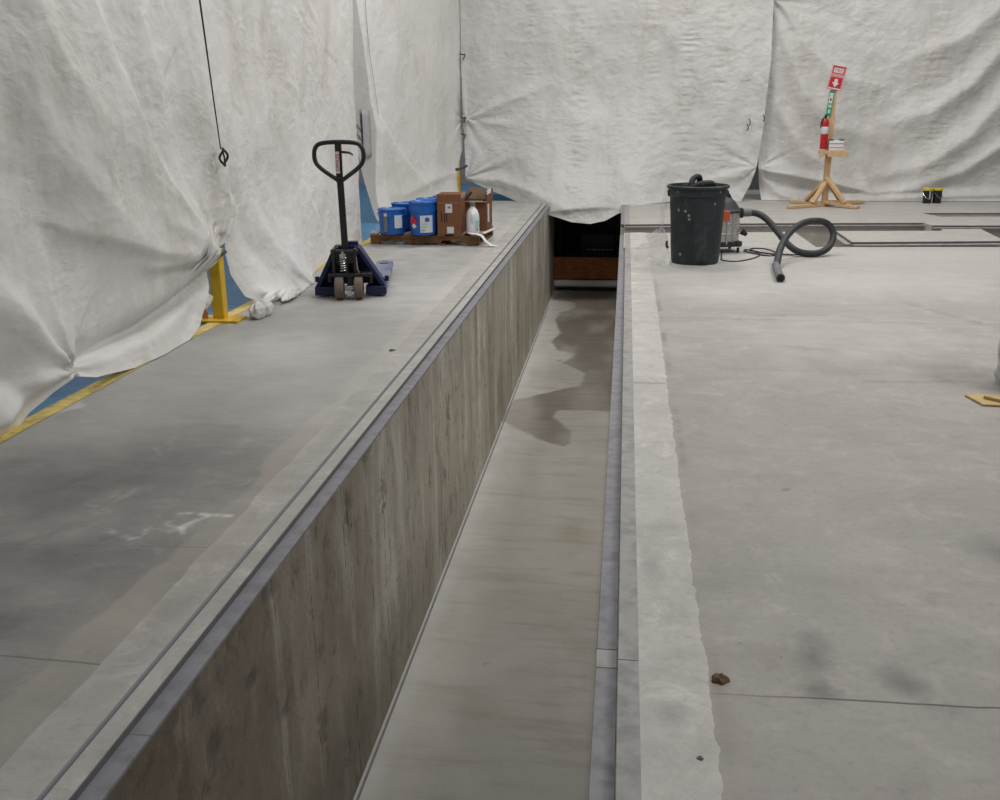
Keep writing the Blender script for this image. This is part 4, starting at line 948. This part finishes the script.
# ------------------------------------------------------------------ extinguisher stand
SX, SY = 2.95, 15.58
t = thing('extinguisher_stand', 'pale timber stand on a cross base in front of the back tarp', 'stand', (SX, SY, 0))
def leg(name, p0, p1, w=.085, h=.042): return MB().bar(p0, p1, w, h).build(name, M['pine'], t, bevel=.004)
leg('base_board', (-.58, -.43, .024), (.06, .05, .024)); leg('base_board', (.0, -.02, .066), (.40, -.42, .024+.0))
leg('base_board', (-.40, .50, .024), (-.02, .04, .024)); leg('base_board', (.02, .03, .066), (.64, .40, .03))
MB().box((0, 0, .88), (.09, .045, 1.70)).build('post', M['pine'], t, bevel=.004)
for p0, p1 in (((.005, -.02, .42), (.24, -.27, .07)), ((-.01, -.02, .36), (-.20, -.16, .06)), ((-.02, .03, .36), (-.22, .28, .06)), ((.03, .03, .36), (.26, .18, .08))):
    MB().bar(p0, p1, .08, .04).build('brace', M['pine'], t, bevel=.003)
sh = MB().box((.05, -.06, .785), (.385, .16, .055)).build('shelf', M['pine'], t, bevel=.004)
MB().box((-.125, -.145, .766), (.06, .03, .088)).build('shelf_cleat', M['pine'], t, bevel=.003)
MB().box((.10, -.145, .766), (.28, .03, .085)).build('shelf_cleat', M['pine'], t, bevel=.003)
# fire sign, tilted
sg = MB().box((0, 0, 0), (.235, .006, .375)).build('fire_sign', M['paper'], t)
sg.scale = (.88, 1, .88); sg.location = (.02, -.04, 1.82); sg.rotation_euler = (0, math.radians(11), 0)
tag(sg, 'red and white sign with striped border, FIRE EXTINGUISHER and a down arrow')
stp = MB()
for k in range(11):
    for (x, z, sx, sz) in ((-.112+.0224*k, .181, .0105, .013), (-.112+.0224*k, -.181, .0105, .013)):
        stp.box((x, -.0038, z), (sx, .002, sz), Matrix.Rotation(.5, 3, 'Y'))
for k in range(16):
    for x in (-.1115, .1115):
        stp.box((x, -.0038, -.172+.0228*k), (.013, .002, .0105), Matrix.Rotation(.5, 3, 'Y'))
stp.build('border_stripes', M['sign_red'], sg)
MB().box((0, -.0038, .010), (.200, .002, .335)).build('red_field', M['sign_red'], sg)
MB().box((.0, -.0052, .115), (.155, .002, .075)).build('title_panel', M['paper'], sg)
lettering('lettering', 'FIRE', .072, M['sign_red'], sg, (0, -.0068, .115))
MB().box((.0, -.0052, .035), (.200, .002, .062)).build('name_band', M['sign_pink'], sg)
lettering('lettering', 'EXTINGUISHER', .030, M['paper'], sg, (0, -.0068, .035), sx=.95)
MB().prism([(-.026, -.02), (.026, -.02), (.026, -.075), (.058, -.075), (0, -.145), (-.058, -.075), (-.026, -.075)], -.0065, -.005, 'y').build('arrow', M['paper'], sg)
fs = MB().prism([(-.05, -.165), (-.035, -.185), (.035, -.185), (.05, -.165), (.05, .165), (.035, .185), (-.035, .185), (-.05, .165)], -.004, .004, 'y').build('first_aid_sign', M['green'], t)
fs.scale = (.72, 1, .95); fs.location = (-.042, -.035, 1.47); fs.rotation_euler = (0, math.radians(4), math.radians(-12))
MB().box((0, -.0050, .075), (.070, .002, .15)).build('white_panel', M['paper'], fs)
MB().box((0, -.0065, .055), (.052, .002, .016)).box((0, -.0065, .055), (.016, .002, .060)).build('cross', M['sign_red'], fs)
MB().box((0, -.0065, .12), (.045, .002, .03)).build('pictogram', M['mint'], fs)
MB().box((0, -.0050, -.04), (.070, .002, .045)).build('text_band', M['mint'], fs); MB().box((0, -.0050, -.115), (.050, .002, .055)).build('text_band', M['mint'], fs)
# extinguisher hanging on the post
t = thing('fire_extinguisher', 'red fire extinguisher hung on the left side of the timber stand', 'extinguisher', (SX-.098, SY-.09, .83))
MB().lathe([(.040, 0), (.050, .006), (.052, .02), (.052, .36), (.045, .40), (.030, .425), (.018, .43)], n=28).build('cylinder', M['red'], t)
MB().lathe([(.0526, .215), (.053, .216), (.053, .315), (.0526, .316)], n=28).build('label', M['paper'], t)
MB().cyl((0, 0, .43), (0, 0, .465), .018).box((.0, -.015, .475), (.03, .07, .022)).build('valve', M['black'], t)
MB().bar((-.005, -.03, .495), (-.06, -.06, .515), .018, .010).bar((0, -.02, .47), (-.055, -.05, .48), .018, .008).build('lever', M['teal'], t)
MB().tube([(.0, -.02, .46), (-.04, -.03, .44), (-.062, -.02, .38), (-.064, -.01, .30)], .008, 8, smooth=2).build('discharge_hose', M['black'], t)
t = thing('first_aid_box', 'small white box with pink stripes sitting on the timber stand shelf', 'box', (SX+.078, SY-.085, .8135))
MB().box((0, 0, .070), (.205, .09, .140)).build('body', M['white_plastic'], t, bevel=.005)
MB().box((0, -.046, .095), (.195, .003, .014)).box((0, -.046, .04), (.195, .003, .012)).build('stripe', M['sign_pink'], t)
for s in (-1, 1): MB().box((s*.072, -.0, .145), (.06, .09, .014)).build('catch', M['ink'], t)

# ------------------------------------------------------------------ two small black buckets
def bucket(x, y, label, r=.082):
    t = thing('bucket', label, 'bucket', (x, y, 0), 0, 'small black buckets with yellow lids')
    MB().lathe([(r*.88, 0), (r*.9, .004), (r*.98, .19), (r*1.0, .195)], n=28).build('body', M['black'], t)
    tag(MB().lathe([(r*1.0, .19), (r*1.08, .192), (r*1.08, .218), (r*1.0, .224), (.01, .222)], n=28).build('lid', M['yellow_lid'], t), 'yellow lid')
    MB().tube([(r*1.02*math.cos(a), r*1.02*math.sin(a)-.004, .165-.09*math.sin(-a)) for a in np.linspace(PI, 2*PI, 18)], .004, 6).build('bail_handle', M['chrome'], t)
    return t
b1 = bucket(4.565, 16.13, 'small black bucket with yellow lid at the right tarp foot, left one of two', .068)
b2 = dup(b1, (4.716, 16.16, 0), .6, 'small black bucket with yellow lid at the right tarp foot, right one of two')
wrap_label(b1, 'drip', .066, math.radians(-84), math.radians(-70), .06, .185, M['paper'], .004)

# ------------------------------------------------------------------ wrapped bundle at the right edge, litter
o = MB().prism([(1.81, 5.33), (1.845, 5.15), (2.5, 5.10), (2.5, 5.32), (1.87, 5.345)], .001, .012, 'z').build('plywood_scrap', M['ply'], bevel=.002)
tag(o, 'yellowed plywood scrap lying on the floor at the right picture edge', 'board')
tag(MB().bar((1.895, 5.27, .021), (2.0, 5.16, .021), .05, .016).build('batten', M['ply'], bevel=.003), 'short wooden batten on top of the plywood scrap', 'batten')
t = thing('wrapped_bundle', 'upright grey bundle wrapped in plastic standing on the plywood scrap', 'bundle', (2.30, 5.57, .001))
th = np.linspace(0, 2*PI, 61); zz = np.linspace(0, .50, 40); T_, Z_ = np.meshgrid(th, zz, indexing='ij')
rr_ = .245+.018*fbm(np.cos(T_)*2+5, Z_*9+np.sin(T_), 201, 3)+.012*fbm(np.sin(T_)*3+8, Z_*22, 205, 2)-.02*np.exp(-(Z_/.03)**2)
rr_[-1] = rr_[0]
V = np.stack([rr_*np.cos(T_), rr_*np.sin(T_), Z_], -1)
grid_mesh('wrap', V, simple('grey_wrap_plastic', (.46, .455, .45), .4, .5, dirt=(.36, .35, .34), dsc=8), parent=t)
MB().lathe([(.235, .49), (.23, .505), (.1, .515), (.01, .515)]).build('top', M['tarp_patch'], t)
def lump(name, x, y, r, h, mat, label, cat, seed, arms=0):
    U, Vv = np.meshgrid(np.linspace(0, 2*PI, 33), np.linspace(0, 1, 12), indexing='ij')
    R_ = r*(1+.25*fbm(np.cos(U)*2+4, np.sin(U)*2+4, seed, 3)+(.45*np.abs(np.cos(U*arms/2))-.2 if arms else 0))
    R_[-1] = R_[0]
    k = np.sin(Vv*PI/2)
    V = np.stack([x+R_*np.cos(U)*np.cos(Vv*PI/2), y+R_*np.sin(U)*np.cos(Vv*PI/2), .001+h*k*(1+.3*fbm(U, Vv*3, seed, 2))], -1)
    return tag(grid_mesh(name, V, mat), label, cat)
lump('dry_leaf', .292, 2.433, .021, .014, simple('brown_leaf', (.16, .10, .055), .7, .2, dirt=(.08, .05, .03), dsc=60), 'crumpled brown leaf on the right floor close to the ragged curb edge', 'leaf', 301, 5)
lump('pebble', .215, 2.078, .009, .008, M['grey_plastic'], 'small dark pebble on the pale curb in the right foreground', 'pebble', 305)
lump('grit', -1.44, 6.05, .02, .008, M['steel_dark'], 'dark crumb of grit on the left floor beside the curb', 'grit', 309, 3)

# ------------------------------------------------------------------ light
w = bpy.data.worlds.new('hall'); bpy.context.scene.world = w; w.use_nodes = True
w.node_tree.nodes['Background'].inputs[0].default_value = (1.0, 1.0, 1.0, 1); w.node_tree.nodes['Background'].inputs[1].default_value = .32
def lamp(x, y, z, sx, sy, power, col=(1, .982, .952), tilt=(0, 0, 0)):
    l = bpy.data.lights.new('ceiling_or_fill_lamp', 'AREA'); l.shape = 'RECTANGLE'; l.size = sx; l.size_y = sy; l.energy = power; l.color = col
    o = bpy.data.objects.new('ceiling_or_fill_lamp', l); C.objects.link(o); o.location = (x, y, z); o.rotation_euler = tilt; return o
for x, y, p in ((-.6, 7.5, 240), (3.8, 7.5, 240), (-.4, 12.2, 370), (3.8, 13.0, 400)):
    lamp(x, y, 6.5, 1.6, 1.6, p)
lamp(5.6, 3.6, 5.6, 1.6, 1.6, 380, tilt=(0, math.radians(58), 0))  # added fill lamp, tilted to brighten the left foreground tarp
lamp(-5.5, 6, 6.0, 1.2, 1.2, 260); lamp(-5.5, 14, 6.0, 1.2, 1.2, 320); lamp(-2.0, 18.4, 5.5, 1.2, .8, 160)

vs = bpy.context.scene.view_settings
vs.view_transform = 'Standard'; vs.look = 'None'; vs.exposure = -1.13; vs.gamma = 1.0; vs.use_curve_mapping = False
bpy.context.scene.cycles.use_denoising = True
bpy.context.scene.cycles.max_bounces = 8
